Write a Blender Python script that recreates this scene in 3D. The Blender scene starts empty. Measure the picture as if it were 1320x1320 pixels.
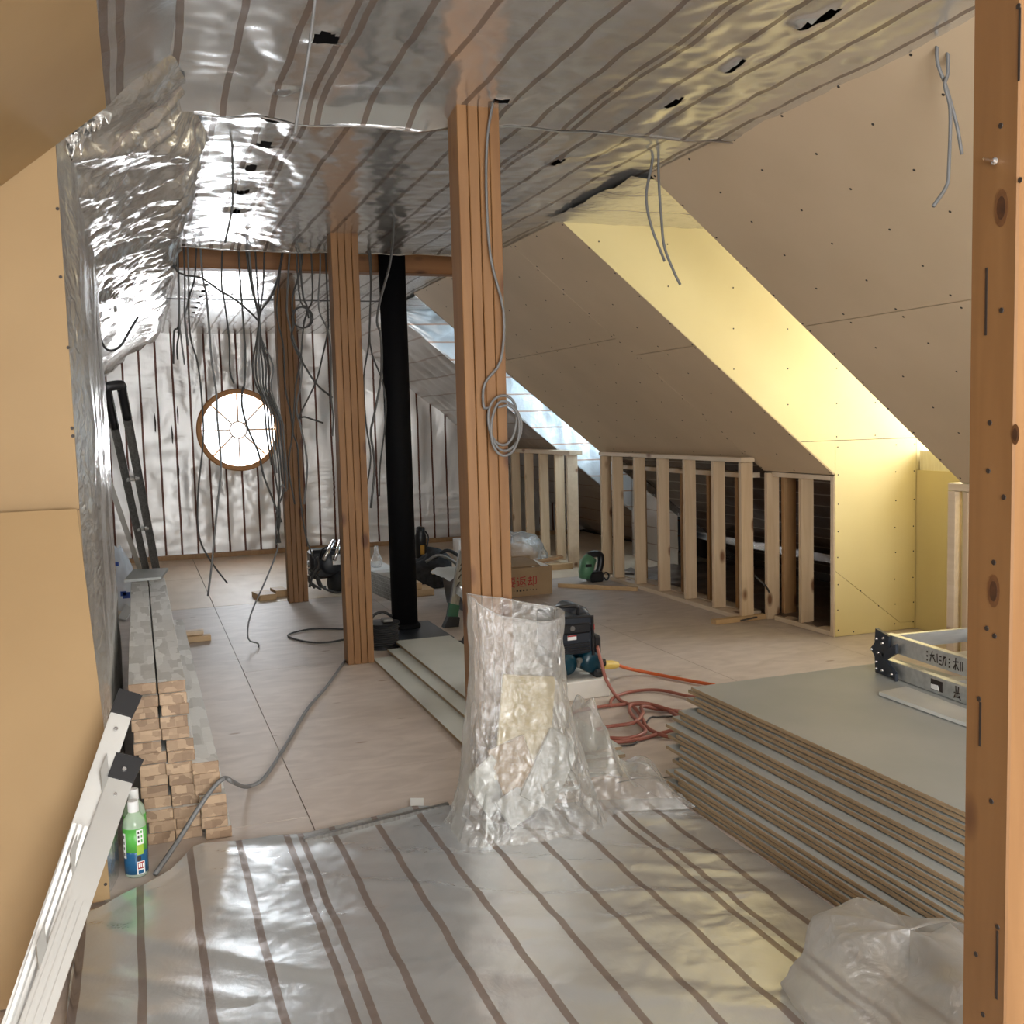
import bpy, math, random
from mathutils import Vector, Matrix, noise
random.seed(7)
S = bpy.context.scene
COL = S.collection
PI = math.pi

# ------------------------------------------------------------------ camera
EYE = Vector((0, 0, 1.3)); FPX = 1320.0; CX = 660.0
_d = Vector((175 - CX, -(558 - CX), FPX)).normalized()        # depth axis of the attic seen from the lens
_h = Vector((1, .027, 0))
_u = _h.cross(_d).normalized()
if _u.y < 0: _u = -_u
_x = -_d.cross(_u)
RM = Matrix((_x, _d, _u))
cam = bpy.data.cameras.new('camera'); cam.sensor_width = 36; cam.lens = 36; cam.clip_start = .05
camo = bpy.data.objects.new('camera', cam); COL.objects.link(camo)
r_, u_, f_ = RM.col[0].copy(), RM.col[1].copy(), RM.col[2].copy()
m = Matrix((r_, u_, -f_)).transposed().to_4x4(); m.translation = EYE
camo.matrix_world = m
S.camera = camo
def ray(px, py): return RM @ Vector((px - CX, CX - py, FPX))
def atz(px, py, z=0.0):
    r = ray(px, py); return EYE + r * ((z - EYE.z) / r.z)
def at(px, py, Y):
    r = ray(px, py); return EYE + r * (Y / r.y)
def atx(px, py, X):
    r = ray(px, py); return EYE + r * (X / r.x)

# ------------------------------------------------------------------ view, world, daylight
S.view_settings.view_transform = 'Standard'; S.view_settings.look = 'None'
S.view_settings.gamma = 1; S.view_settings.use_curve_mapping = False
S.view_settings.exposure = 0.48
w = bpy.data.worlds.new('World'); S.world = w; w.use_nodes = True
w.node_tree.nodes['Background'].inputs[0].default_value = (.88, .94, 1, 1)
w.node_tree.nodes['Background'].inputs[1].default_value = 3.0
def area(name, loc, direction, sx, sy, power, color, shape='RECTANGLE'):
    l = bpy.data.lights.new(name, 'AREA'); l.shape = shape; l.size = sx; l.size_y = sy
    l.energy = power; l.color = color
    o = bpy.data.objects.new(name, l); COL.objects.link(o); o.location = loc
    o.rotation_euler = Vector(direction).to_track_quat('-Z', 'Y').to_euler()
    return o
area('daylight_round_window', (1.0, 11.35, 1.32), (0, -1, -.1), 1.1, 1.1, 55, (.90, .95, 1), 'DISK')
area('daylight_near_dormer', (4.97, 4.42, 1.62), (-1, 0, 0), .9, 1.15, 50, (.97, .99, 1))
area('daylight_far_dormer', (4.97, 8.3, 1.62), (-1, 0, 0), .85, 1.15, 36, (.62, .84, 1))
area('daylight_left_window', (-2.5, 8.6, 1.35), (1, 0, -.1), 1.5, 1.2, 42, (.92, .96, 1))
area('daylight_rear_window', (.6, -1.75, 1.1), (0, 1, -.12), 2.2, 1.3, 128, (.98, .98, .96))  # added fill behind the camera, brightens the foreground

# ------------------------------------------------------------------ materials
def mat(name, col, rough=.6, metal=0.0, **kw):
    m = bpy.data.materials.new(name); m.use_nodes = True
    nt = m.node_tree; b = nt.nodes['Principled BSDF']
    b.inputs['Base Color'].default_value = (*col, 1)
    b.inputs['Roughness'].default_value = rough; b.inputs['Metallic'].default_value = metal
    for k, v in kw.items(): b.inputs[k].default_value = v
    return m
def N(nt, t, **kw):
    n = nt.nodes.new(t)
    for k, v in kw.items(): setattr(n, k, v)
    return n
def coords(nt, scale=(1, 1, 1), src='Object'):
    tc = N(nt, 'ShaderNodeTexCoord'); mp = N(nt, 'ShaderNodeMapping')
    mp.inputs['Scale'].default_value = scale
    nt.links.new(tc.outputs[src], mp.inputs[0]); return mp.outputs[0]
def noisy(name, c1, c2, scale=(1, 1, 1), ns=5.0, detail=6, rough=.6, lo=.35, hi=.65, bump=0.0, metal=0.0, distortion=0.0):
    m = mat(name, c1, rough, metal); nt = m.node_tree; b = nt.nodes['Principled BSDF']
    v = coords(nt, scale)
    n = N(nt, 'ShaderNodeTexNoise'); n.inputs['Scale'].default_value = ns; n.inputs['Detail'].default_value = detail
    n.inputs['Distortion'].default_value = distortion
    nt.links.new(v, n.inputs['Vector'])
    r = N(nt, 'ShaderNodeValToRGB'); r.color_ramp.elements[0].position = lo; r.color_ramp.elements[1].position = hi
    r.color_ramp.elements[0].color = (*c1, 1); r.color_ramp.elements[1].color = (*c2, 1)
    nt.links.new(n.outputs['Fac'], r.inputs[0]); nt.links.new(r.outputs[0], b.inputs['Base Color'])
    if bump:
        bp = N(nt, 'ShaderNodeBump'); bp.inputs['Strength'].default_value = bump; bp.inputs['Distance'].default_value = .01
        nt.links.new(n.outputs['Fac'], bp.inputs['Height']); nt.links.new(bp.outputs[0], b.inputs['Normal'])
    return m
def math_(nt, op, a, b=None):
    n = N(nt, 'ShaderNodeMath', operation=op)
    for i, q in enumerate((a, b)):
        if q is None: continue
        if isinstance(q, (int, float)): n.inputs[i].default_value = q
        else: nt.links.new(q, n.inputs[i])
    return n.outputs[0]
def foil(name, axis=0, pitch=.105, width=.12, stripe=(.2, .15, .12), base=(.74, .73, .71), rough=.24, bump=.25, bs=14.0, off=0.0, wob=.02, metal=.95, twin=0, twin_at=0.0, stretch=(1, 1, 1)):
    """aluminised vapour film with printed stripes"""
    m = mat(name, base, rough, metal); nt = m.node_tree; b = nt.nodes['Principled BSDF']
    v = coords(nt)
    sep = N(nt, 'ShaderNodeSeparateXYZ'); nt.links.new(v, sep.inputs[0])
    nz = N(nt, 'ShaderNodeTexNoise'); nz.inputs['Scale'].default_value = 2.2; nz.inputs['Detail'].default_value = 2
    nt.links.new(v, nz.inputs['Vector'])
    shift = math_(nt, 'MULTIPLY', math_(nt, 'SUBTRACT', nz.outputs['Fac'], .5), wob * 2)
    c = math_(nt, 'DIVIDE', math_(nt, 'ADD', math_(nt, 'ADD', sep.outputs[axis], shift), off + 60.0 * pitch), pitch)
    s1 = math_(nt, 'LESS_THAN', math_(nt, 'FRACT', c), width)
    if twin:
        c2 = math_(nt, 'FRACT', math_(nt, 'DIVIDE', math_(nt, 'ADD', c, -twin_at), twin))
        s1 = math_(nt, 'MAXIMUM', s1, math_(nt, 'LESS_THAN', c2, width / twin))
    mix = N(nt, 'ShaderNodeMix', data_type='RGBA')
    nt.links.new(s1, mix.inputs[0]); mix.inputs[6].default_value = (*base, 1); mix.inputs[7].default_value = (*stripe, 1)
    nt.links.new(mix.outputs[2], b.inputs['Base Color'])
    nt.links.new(math_(nt, 'SUBTRACT', metal, math_(nt, 'MULTIPLY', s1, metal * .5)), b.inputs['Metallic'])
    mp = N(nt, 'ShaderNodeMapping'); mp.inputs['Scale'].default_value = stretch; nt.links.new(v, mp.inputs[0])
    n1 = N(nt, 'ShaderNodeTexNoise'); n1.inputs['Scale'].default_value = bs; n1.inputs['Detail'].default_value = 5
    n1.inputs['Distortion'].default_value = .6; nt.links.new(mp.outputs[0], n1.inputs['Vector'])
    bp = N(nt, 'ShaderNodeBump'); bp.inputs['Strength'].default_value = bump; bp.inputs['Distance'].default_value = .012
    nt.links.new(n1.outputs['Fac'], bp.inputs['Height']); nt.links.new(bp.outputs[0], b.inputs['Normal'])
    return m
def film(name, col=(.85, .85, .84), haze=.18, gloss=.12, rough=.18):
    """thin polythene: mostly clear, a little milky, with a wrinkled shine"""
    m = bpy.data.materials.new(name); m.use_nodes = True; nt = m.node_tree
    out = nt.nodes['Material Output']; nt.nodes.remove(nt.nodes['Principled BSDF'])
    v = coords(nt)
    n1 = N(nt, 'ShaderNodeTexNoise'); n1.inputs['Scale'].default_value = 16; n1.inputs['Detail'].default_value = 6
    n1.inputs['Distortion'].default_value = 2.2; nt.links.new(v, n1.inputs['Vector'])
    bp = N(nt, 'ShaderNodeBump'); bp.inputs['Strength'].default_value = .8; bp.inputs['Distance'].default_value = .02
    nt.links.new(n1.outputs['Fac'], bp.inputs['Height'])
    df = N(nt, 'ShaderNodeBsdfDiffuse'); df.inputs[0].default_value = (*col, 1)
    tl = N(nt, 'ShaderNodeBsdfTranslucent'); tl.inputs[0].default_value = (*col, 1)
    tr = N(nt, 'ShaderNodeBsdfTransparent'); tr.inputs[0].default_value = (.95, .95, .94, 1)
    gl = N(nt, 'ShaderNodeBsdfGlossy'); gl.inputs['Roughness'].default_value = rough; nt.links.new(bp.outputs[0], gl.inputs['Normal'])
    m1 = N(nt, 'ShaderNodeMixShader'); m1.inputs[0].default_value = .5
    nt.links.new(df.outputs[0], m1.inputs[1]); nt.links.new(tl.outputs[0], m1.inputs[2])
    lw = N(nt, 'ShaderNodeLayerWeight'); lw.inputs[0].default_value = .3
    hz = math_(nt, 'ADD', haze, math_(nt, 'MULTIPLY', lw.outputs['Facing'], .45))
    m2 = N(nt, 'ShaderNodeMixShader'); nt.links.new(hz, m2.inputs[0]); nt.links.new(tr.outputs[0], m2.inputs[1]); nt.links.new(m1.outputs[0], m2.inputs[2])
    gf = math_(nt, 'ADD', gloss, math_(nt, 'MULTIPLY', lw.outputs['Facing'], .35))
    m3 = N(nt, 'ShaderNodeMixShader'); nt.links.new(gf, m3.inputs[0]); nt.links.new(m2.outputs[0], m3.inputs[1]); nt.links.new(gl.outputs[0], m3.inputs[2])
    nt.links.new(m3.outputs[0], out.inputs['Surface'])
    return m
def grainy(name, c1, c2, c3, axis=2, rough=.55, fine=1.0, knots=True, ax=.7, kn=(.09, .19), ks=1.3):
    """sawn timber: grain stretched along one axis, with scattered knots"""
    m = mat(name, c1, rough); nt = m.node_tree; b = nt.nodes['Principled BSDF']
    sc = [9 * fine] * 3; sc[axis] = ax * fine
    v = coords(nt, tuple(sc))
    n = N(nt, 'ShaderNodeTexNoise'); n.inputs['Scale'].default_value = 2.5; n.inputs['Detail'].default_value = 7; n.inputs['Distortion'].default_value = .8
    nt.links.new(v, n.inputs['Vector'])
    r = N(nt, 'ShaderNodeValToRGB'); r.color_ramp.elements[0].position = .32; r.color_ramp.elements[1].position = .68
    r.color_ramp.elements[0].color = (*c1, 1); r.color_ramp.elements[1].color = (*c2, 1)
    nt.links.new(n.outputs['Fac'], r.inputs[0])
    out = r.outputs[0]
    if knots:
        k = [5.5] * 3; k[axis] = 2.6
        v2 = coords(nt, tuple(k)); vo = N(nt, 'ShaderNodeTexVoronoi'); vo.inputs['Scale'].default_value = ks
        nt.links.new(v2, vo.inputs['Vector'])
        kr = N(nt, 'ShaderNodeValToRGB'); kr.color_ramp.elements[0].position = kn[0]; kr.color_ramp.elements[1].position = kn[1]
        kr.color_ramp.elements[0].color = (1, 1, 1, 1); kr.color_ramp.elements[1].color = (0, 0, 0, 1)
        nt.links.new(vo.outputs['Distance'], kr.inputs[0])
        mx = N(nt, 'ShaderNodeMix', data_type='RGBA'); nt.links.new(kr.outputs[0], mx.inputs[0])
        nt.links.new(out, mx.inputs[6]); mx.inputs[7].default_value = (*c3, 1); out = mx.outputs[2]
    nt.links.new(out, b.inputs['Base Color'])
    return m
def jointed(name, c1, c2, sx, sy, sz):
    """finger-jointed laminated timber: random blocks of slightly different tone"""
    m = mat(name, c1, .55); nt = m.node_tree; b = nt.nodes['Principled BSDF']
    tc = N(nt, 'ShaderNodeTexCoord'); oi = N(nt, 'ShaderNodeObjectInfo')
    add = N(nt, 'ShaderNodeVectorMath', operation='ADD'); nt.links.new(tc.outputs['Object'], add.inputs[0])
    sc = N(nt, 'ShaderNodeVectorMath', operation='SCALE'); nt.links.new(oi.outputs['Location'], sc.inputs[0]); sc.inputs['Scale'].default_value = 7.3
    nt.links.new(sc.outputs[0], add.inputs[1])
    mp = N(nt, 'ShaderNodeMapping'); mp.inputs['Scale'].default_value = (sx, sy, sz); nt.links.new(add.outputs[0], mp.inputs[0])
    vo = N(nt, 'ShaderNodeTexVoronoi', distance='CHEBYCHEV'); vo.inputs['Scale'].default_value = 1; vo.inputs['Randomness'].default_value = .75
    nt.links.new(mp.outputs[0], vo.inputs['Vector'])
    sp = N(nt, 'ShaderNodeSeparateColor'); nt.links.new(vo.outputs['Color'], sp.inputs[0])
    nz = N(nt, 'ShaderNodeTexNoise'); nz.inputs['Scale'].default_value = 60; nt.links.new(tc.outputs['Object'], nz.inputs['Vector'])
    f = math_(nt, 'ADD', math_(nt, 'MULTIPLY', sp.outputs[0], .8), math_(nt, 'MULTIPLY', nz.outputs['Fac'], .25))
    r = N(nt, 'ShaderNodeValToRGB'); r.color_ramp.elements[0].color = (*c1, 1); r.color_ramp.elements[1].color = (*c2, 1)
    nt.links.new(f, r.inputs[0]); nt.links.new(r.outputs[0], b.inputs['Base Color'])
    return m

M = {}
M['drywall'] = noisy('drywall_paper', (.58, .45, .30), (.64, .50, .34), ns=1.6, rough=.7)
M['drywall_yellow'] = noisy('drywall_yellow_paper', (.67, .56, .285), (.72, .61, .32), ns=1.5, rough=.7)
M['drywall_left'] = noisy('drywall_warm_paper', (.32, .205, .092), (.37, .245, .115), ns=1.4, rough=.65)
M['drywall_grey'] = noisy('drywall_grey_face', (.36, .38, .365), (.42, .435, .42), ns=2.4, rough=.55)
M['drywall_edge'] = noisy('drywall_brown_edge', (.27, .19, .11), (.36, .26, .155), scale=(3, 3, 30), ns=6, rough=.8)
M['film_ceiling'] = foil('foil_ceiling', 0, .1455, .13, rough=.22, bump=.2, bs=7, off=-.307, wob=.016, stripe=(.25, .205, .18), metal=.8, base=(.76, .77, .77), twin=6, twin_at=5.76)
M['film_plain'] = foil('foil_crumpled', 1, .35, .05, rough=.27, bump=.6, bs=22, twin=0, wob=.03, stripe=(.4, .35, .32), metal=.85)
M['film_wall'] = foil('foil_back_wall', 0, .158, .13, rough=.42, bump=.35, bs=8, twin=0, wob=.008, stripe=(.10, .035, .022), metal=.75, base=(.74, .73, .72), stretch=(1, 1, .45))
M['film_slope'] = foil('foil_slope', 2, .155, .07, rough=.3, bump=.4, bs=9, twin=0, wob=.012, stripe=(.42, .34, .3), base=(.66, .64, .62))
M['film_blue'] = foil('foil_dormer', 2, .155, .08, rough=.4, bump=.4, bs=9, twin=0, wob=.012, stripe=(.6, .42, .34), base=(.8, .84, .88))  # paler, bluer foil copy: the cheek's blue daylight is put into its colour
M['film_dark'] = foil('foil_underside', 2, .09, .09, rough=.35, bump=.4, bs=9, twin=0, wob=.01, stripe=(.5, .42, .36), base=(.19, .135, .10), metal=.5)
M['film_floor'] = foil('foil_floor', 0, .146, .135, rough=.27, bump=.3, bs=9, off=.184, wob=.010, stripe=(.27, .225, .205), base=(.74, .77, .79), metal=.68, twin=7, twin_at=3.29)
M['ply'] = grainy('plywood_floor', (.48, .405, .355), (.59, .51, .45), (.33, .24, .18), axis=0, rough=.5, fine=.5, ax=4.5, kn=(.045, .085), ks=1.0)
M['ply_warm'] = noisy('plywood_floor_warm', (.60, .47, .335), (.68, .55, .41), scale=(2.2, 1, 1), ns=3, detail=9, rough=.5)
M['deck'] = mat('rough_dark_deck', (.05, .035, .025), .9)
M['post'] = grainy('post_timber', (.20, .092, .03), (.265, .13, .046), (.10, .035, .012))
M['post_pale'] = grainy('near_post_timber', (.185, .088, .03), (.24, .122, .045), (.09, .035, .014), fine=.8)
M['beam'] = grainy('beam_timber', (.24, .10, .03), (.32, .14, .045), (.1, .04, .015), axis=0)
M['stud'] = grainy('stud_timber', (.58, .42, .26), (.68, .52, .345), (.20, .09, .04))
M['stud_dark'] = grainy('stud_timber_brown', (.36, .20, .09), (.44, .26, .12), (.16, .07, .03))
M['plate'] = grainy('plate_timber', (.66, .52, .36), (.74, .60, .44), (.25, .12, .06), axis=1)
M['stick'] = grainy('stick_timber', (.50, .33, .17), (.58, .40, .22), (.2, .1, .05), axis=0)
M['joint_top'] = jointed('jointed_timber', (.46, .44, .40), (.80, .79, .76), 30, 8, 22)
M['joint_end'] = jointed('jointed_timber_end', (.17, .10, .055), (.46, .32, .20), 34, 10, 40)
M['black'] = mat('black_plastic', (.012, .012, .014), .4)
M['pipe'] = mat('black_pipe_enamel', (.004, .004, .005), .75)
M['pipe'].node_tree.nodes['Principled BSDF'].inputs['Specular IOR Level'].default_value = .15
M['offcut'] = noisy('dusty_yellow_paper', (.46, .38, .20), (.52, .43, .24), ns=4, rough=.7)  # yellow board paper in a more muted tone
M['rubber'] = mat('black_rubber', (.02, .02, .022), .7)
M['cable'] = mat('grey_cable', (.16, .16, .16), .5)
M['cable_dark'] = mat('dark_cable', (.05, .048, .046), .5)
M['alu'] = noisy('brushed_aluminium', (.62, .63, .62), (.74, .75, .74), scale=(1, 6, 6), ns=8, rough=.36, metal=.85)
M['alu_white'] = noisy('dull_aluminium', (.47, .465, .445), (.55, .545, .52), ns=3, rough=.42, metal=.4)
M['alu_dark'] = noisy('dark_aluminium', (.17, .165, .155), (.26, .255, .24), scale=(20, 20, .5), ns=4, rough=.4, metal=.6)
M['steel'] = mat('bright_steel', (.75, .75, .76), .25, 1)
M['teal'] = mat('teal_enamel', (.003, .038, .06), .3)
M['navy'] = mat('navy_plastic', (.02, .025, .035), .4)
M['red'] = mat('red_plastic', (.55, .03, .03), .5)
M['hose'] = mat('salmon_hose', (.36, .125, .09), .45)
M['cord'] = mat('orange_cord', (.62, .13, .035), .45)
M['yellow'] = mat('yellow_plastic', (.70, .50, .12), .4)
M['white'] = mat('white_plastic', (.78, .78, .77), .4)
M['foam'] = noisy('white_foam', (.70, .67, .60), (.77, .74, .68), ns=5, rough=.8)
M['card'] = noisy('cardboard', (.30, .20, .11), (.35, .24, .135), ns=6, rough=.8)
M['print_red'] = mat('red_print', (.35, .02, .02), .6)
M['print_dark'] = mat('dark_print', (.03, .02, .015), .6)
M['print_blue'] = mat('blue_print', (.05, .12, .55), .5)
M['label_white'] = mat('white_label', (.8, .8, .78), .5)
M['green'] = mat('green_label', (.10, .42, .07), .35)
M['lime'] = mat('lime_label', (.32, .5, .06), .35)
M['blue'] = mat('blue_label', (.015, .10, .22), .35)
M['tool_green'] = mat('green_tool', (.10, .24, .13), .4)
M['dark_green'] = mat('dark_green_plastic', (.01, .09, .05), .5)
M['cloth_black'] = noisy('black_cloth', (.012, .012, .013), (.03, .03, .033), ns=30, rough=.9)
M['amber'] = mat('amber_glass', (.45, .22, .03), .2)
M['bag'] = film('clear_bag', haze=.23, gloss=.13)
M['bag_scrap'] = film('clear_scrap', haze=.2, gloss=.14)
M['bag_white'] = film('milky_bag', col=(.82, .84, .88), haze=.8, rough=.4)
M['window_wood'] = grainy('window_timber', (.55, .26, .09), (.64, .33, .13), (.3, .12, .04), knots=False)
M['leadline'] = mat('grey_glazing_bar', (.35, .34, .33), .5)
M['insulation'] = noisy('glass_wool', (.75, .68, .48), (.85, .80, .62), scale=(1, 40, 1), ns=8, rough=.9)
M['sill'] = mat('white_board', (.7, .68, .62), .6)
g = mat('clear_glass', (1, 1, 1), 0.0)
nt = g.node_tree; tr = N(nt, 'ShaderNodeBsdfTransparent'); gl = N(nt, 'ShaderNodeBsdfGlossy'); gl.inputs['Roughness'].default_value = .02
mx = N(nt, 'ShaderNodeMixShader'); mx.inputs[0].default_value = .06
nt.links.new(tr.outputs[0], mx.inputs[1]); nt.links.new(gl.outputs[0], mx.inputs[2]); nt.links.new(mx.outputs[0], nt.nodes['Material Output'].inputs['Surface'])
M['glass'] = g
bt = mat('bottle_plastic', (.75, .85, .72), .1)
nt = bt.node_tree; tr = N(nt, 'ShaderNodeBsdfTransparent'); tr.inputs[0].default_value = (.75, .9, .72, 1)
mx = N(nt, 'ShaderNodeMixShader'); mx.inputs[0].default_value = .55
nt.links.new(nt.nodes['Principled BSDF'].outputs[0], mx.inputs[1]); nt.links.new(tr.outputs[0], mx.inputs[2]); nt.links.new(mx.outputs[0], nt.nodes['Material Output'].inputs['Surface'])
M['bottle'] = bt

M['knot_ring'] = noisy('knot_ring_wood', (.11, .045, .014), (.15, .065, .022), ns=60)
M['knot_heart'] = noisy('knot_heart_wood', (.045, .018, .007), (.08, .03, .01), ns=70)
M['pale'] = noisy('pale_offcut', (.52, .53, .50), (.60, .60, .57), ns=5, rough=.4)
# ------------------------------------------------------------------ builders
WLOC = {}
def wloc(o): return WLOC.get(o.name, Vector((0, 0, 0))) if o else Vector((0, 0, 0))
class MB:
    def __init__(s): s.v = []; s.f = []; s.mi = []; s.cur = 0
    def poly(s, idx): s.f.append(idx); s.mi.append(s.cur)
    def add(s, vs, fs):
        b = len(s.v); s.v += [Vector(q) for q in vs]
        for f in fs: s.poly([b + i for i in f])
        return s
    def prism(s, pts, off):
        n = len(pts); off = Vector(off); pts = [Vector(p) for p in pts]
        vs = pts + [p + off for p in pts]
        fs = [list(range(n))[::-1], list(range(n, 2 * n))] + [[i, (i + 1) % n, n + (i + 1) % n, n + i] for i in range(n)]
        return s.add(vs, fs)
    def box(s, a, b):
        x0, y0, z0 = a; x1, y1, z1 = b
        return s.prism([(x0, y0, z0), (x0, y1, z0), (x1, y1, z0), (x1, y0, z0)], (0, 0, z1 - z0))
    def cbox(s, a, b, c=.004):
        """box with chamfered edges"""
        a = Vector(a); b = Vector(b); cen = (a + b) / 2; h = (b - a) / 2
        c = min(c, h.x * .9, h.y * .9, h.z * .9); pts = []
        idx = {}
        for sx in (-1, 1):
            for sy in (-1, 1):
                for sz in (-1, 1):
                    for ax in range(3):
                        p = Vector((sx * h.x, sy * h.y, sz * h.z))
                        for k in range(3):
                            if k != ax: p[k] -= math.copysign(c, p[k])
                        idx[(sx, sy, sz, ax)] = len(pts); pts.append(cen + p)
        fs = []
        for ax in range(3):
            o1, o2 = [k for k in range(3) if k != ax]
            for sg in (-1, 1):
                q = []
                for s1, s2 in ((-1, -1), (1, -1), (1, 1), (-1, 1)):
                    k = [0, 0, 0]; k[ax] = sg; k[o1] = s1; k[o2] = s2; q.append(idx[(*k, ax)])
                fs.append(q)
            for s1 in (-1, 1):
                for s2 in (-1, 1):
                    e = []
                    for sg in (-1, 1):
                        k = [0, 0, 0]; k[ax] = sg; k[o1] = s1; k[o2] = s2; e.append((idx[(*k, o1)], idx[(*k, o2)]))
                    fs.append([e[0][0], e[0][1], e[1][1], e[1][0]])
        for sx in (-1, 1):
            for sy in (-1, 1):
                for sz in (-1, 1): fs.append([idx[(sx, sy, sz, k)] for k in range(3)])
        return s.add(pts, fs)
    def obox(s, p, q, wv, hv):
        """bar from p to q; wv and hv are full width and height vectors"""
        p = Vector(p); q = Vector(q); wv = Vector(wv) / 2; hv = Vector(hv) / 2
        return s.prism([p - wv - hv, p + wv - hv, p + wv + hv, p - wv + hv], q - p)
    def tube(s, pts, r, n=6, caps=True):
        pts = [Vector(p) for p in pts]; b = len(s.v); up = None
        rr = r if isinstance(r, (list, tuple)) else [r] * len(pts)
        for i, p in enumerate(pts):
            t = (pts[min(i + 1, len(pts) - 1)] - pts[max(i - 1, 0)])
            t = t.normalized() if t.length > 1e-9 else Vector((0, 0, 1))
            if up is None:
                up = t.orthogonal().normalized()
            else:
                up = up - t * up.dot(t); up = up.normalized() if up.length > 1e-6 else t.orthogonal().normalized()
            sd = t.cross(up)
            for k in range(n):
                a = 2 * PI * k / n; s.v.append(p + (up * math.cos(a) + sd * math.sin(a)) * rr[i])
        for i in range(len(pts) - 1):
            for k in range(n):
                k2 = (k + 1) % n; s.poly([b + i * n + k, b + i * n + k2, b + (i + 1) * n + k2, b + (i + 1) * n + k])
        if caps:
            s.poly([b + k for k in range(n)][::-1]); s.poly([b + (len(pts) - 1) * n + k for k in range(n)])
        return s
    def lathe(s, prof, base=(0, 0, 0), axis=(0, 0, 1), n=20):
        base = Vector(base); axis = Vector(axis).normalized(); u = axis.orthogonal().normalized(); v = axis.cross(u); b = len(s.v)
        for (r, h) in prof:
            for k in range(n):
                a = 2 * PI * k / n; s.v.append(base + axis * h + (u * math.cos(a) + v * math.sin(a)) * max(r, 1e-4))
        for i in range(len(prof) - 1):
            for k in range(n):
                k2 = (k + 1) % n; s.poly([b + i * n + k, b + i * n + k2, b + (i + 1) * n + k2, b + (i + 1) * n + k])
        s.poly([b + k for k in range(n)][::-1]); s.poly([b + (len(prof) - 1) * n + k for k in range(n)])
        return s
    def grid(s, fn, nu, nv, keep=None):
        b = len(s.v)
        for i in range(nu + 1):
            for j in range(nv + 1): s.v.append(Vector(fn(i / nu, j / nv)))
        for i in range(nu):
            for j in range(nv):
                if keep and not keep((i + .5) / nu, (j + .5) / nv): continue
                a = b + i * (nv + 1) + j; s.poly([a, a + nv + 1, a + nv + 2, a + 1])
        return s
    def build(s, name, m, parent=None, smooth=False):
        me = bpy.data.meshes.new(name); l = wloc(parent)
        me.from_pydata([tuple(q - l) for q in s.v], [], s.f)
        ms = m if isinstance(m, (list, tuple)) else [m]
        for q in ms: me.materials.append(M[q])
        if len(ms) > 1: me.polygons.foreach_set('material_index', s.mi)
        if smooth: me.polygons.foreach_set('use_smooth', [True] * len(me.polygons))
        me.update()
        o = bpy.data.objects.new(name, me); COL.objects.link(o); o.parent = parent
        WLOC[o.name] = Vector(l)
        return o
def tag(o, label=None, cat=None, group=None, kind=None):
    for k, v in (('label', label), ('category', cat), ('group', group), ('kind', kind)):
        if v: o[k] = v
    return o
def thing(name, loc, label=None, cat=None, group=None, kind=None):
    o = bpy.data.objects.new(name, None); COL.objects.link(o); o.location = loc; o.empty_display_size = .05
    WLOC[o.name] = Vector(loc); return tag(o, label, cat, group, kind)
def solid(name, m, base, mb, label, cat, group=None, smooth=False):
    """a thing of one mesh, its origin at its base"""
    me = MB(); me.v = [q - Vector(base) for q in mb.v]; me.f = mb.f; me.mi = mb.mi
    o = me.build(name, m, None, smooth); o.location = base; WLOC[o.name] = Vector(base)
    return tag(o, label, cat, group)
def smooth_path(pts, k=5):
    pts = [Vector(p) for p in pts]
    if len(pts) < 3: return pts
    out = []
    P = [2 * pts[0] - pts[1]] + pts + [2 * pts[-1] - pts[-2]]
    for i in range(1, len(P) - 2):
        p0, p1, p2, p3 = P[i - 1], P[i], P[i + 1], P[i + 2]
        for j in range(k):
            t = j / k
            out.append(.5 * ((2 * p1) + (p2 - p0) * t + (2 * p0 - 5 * p1 + 4 * p2 - p3) * t * t + (3 * p1 - p0 - 3 * p2 + p3) * t ** 3))
    out.append(pts[-1]); return out
def nz(x, y, z=0.0): return noise.noise(Vector((x, y, z)))
def ridge(x, y, z=0.0): return 1 - 2 * abs(noise.noise(Vector((x, y, z))))

# ================================================================== SETTING
HC = 2.31; TAN = .8175
def zs(X): return HC - TAN * (X - 2.1)                 # right roof slope
NS = Vector((.633, 0, .774))                             # outward normal of the right slope
def sl(X, Y, o=0.0): return Vector((X, Y, zs(X))) + NS * o

# floor: dark deck with plywood sheets on it
fl = thing('floor', (0, 0, -.02), kind='structure')
MB().box((-2.6, -1.7, -.12), (5.05, 11.3, -.013)).build('deck', 'deck', fl)
xs = [-2.4, -1.37, -.445, .475, 1.62, 2.72, 3.63, 4.9]
for i in range(len(xs) - 1):
    ys = [-1.6, .1, 1.93, 3.385 if i < 3 else 3.757 if i == 3 else 4.45, 5.6 if i % 2 else 6.1, 7.82]
    for j in range(len(ys) - 1):
        MB().box((xs[i] + .0015, ys[j] + .0015, -.0125), (xs[i + 1] - .0015, ys[j + 1] - .0015, random.uniform(-.0012, 0))).build('plywood_sheet', 'ply', fl)
    MB().box((xs[i] + .003, 7.823, -.012), (xs[i + 1] - .003, 9.4, .0)).build('plywood_sheet', 'ply_warm', fl)
    MB().box((xs[i] + .003, 9.405, -.012), (xs[i + 1] - .003, 11.25, .0)).build('plywood_sheet', 'ply_warm', fl)

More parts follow.
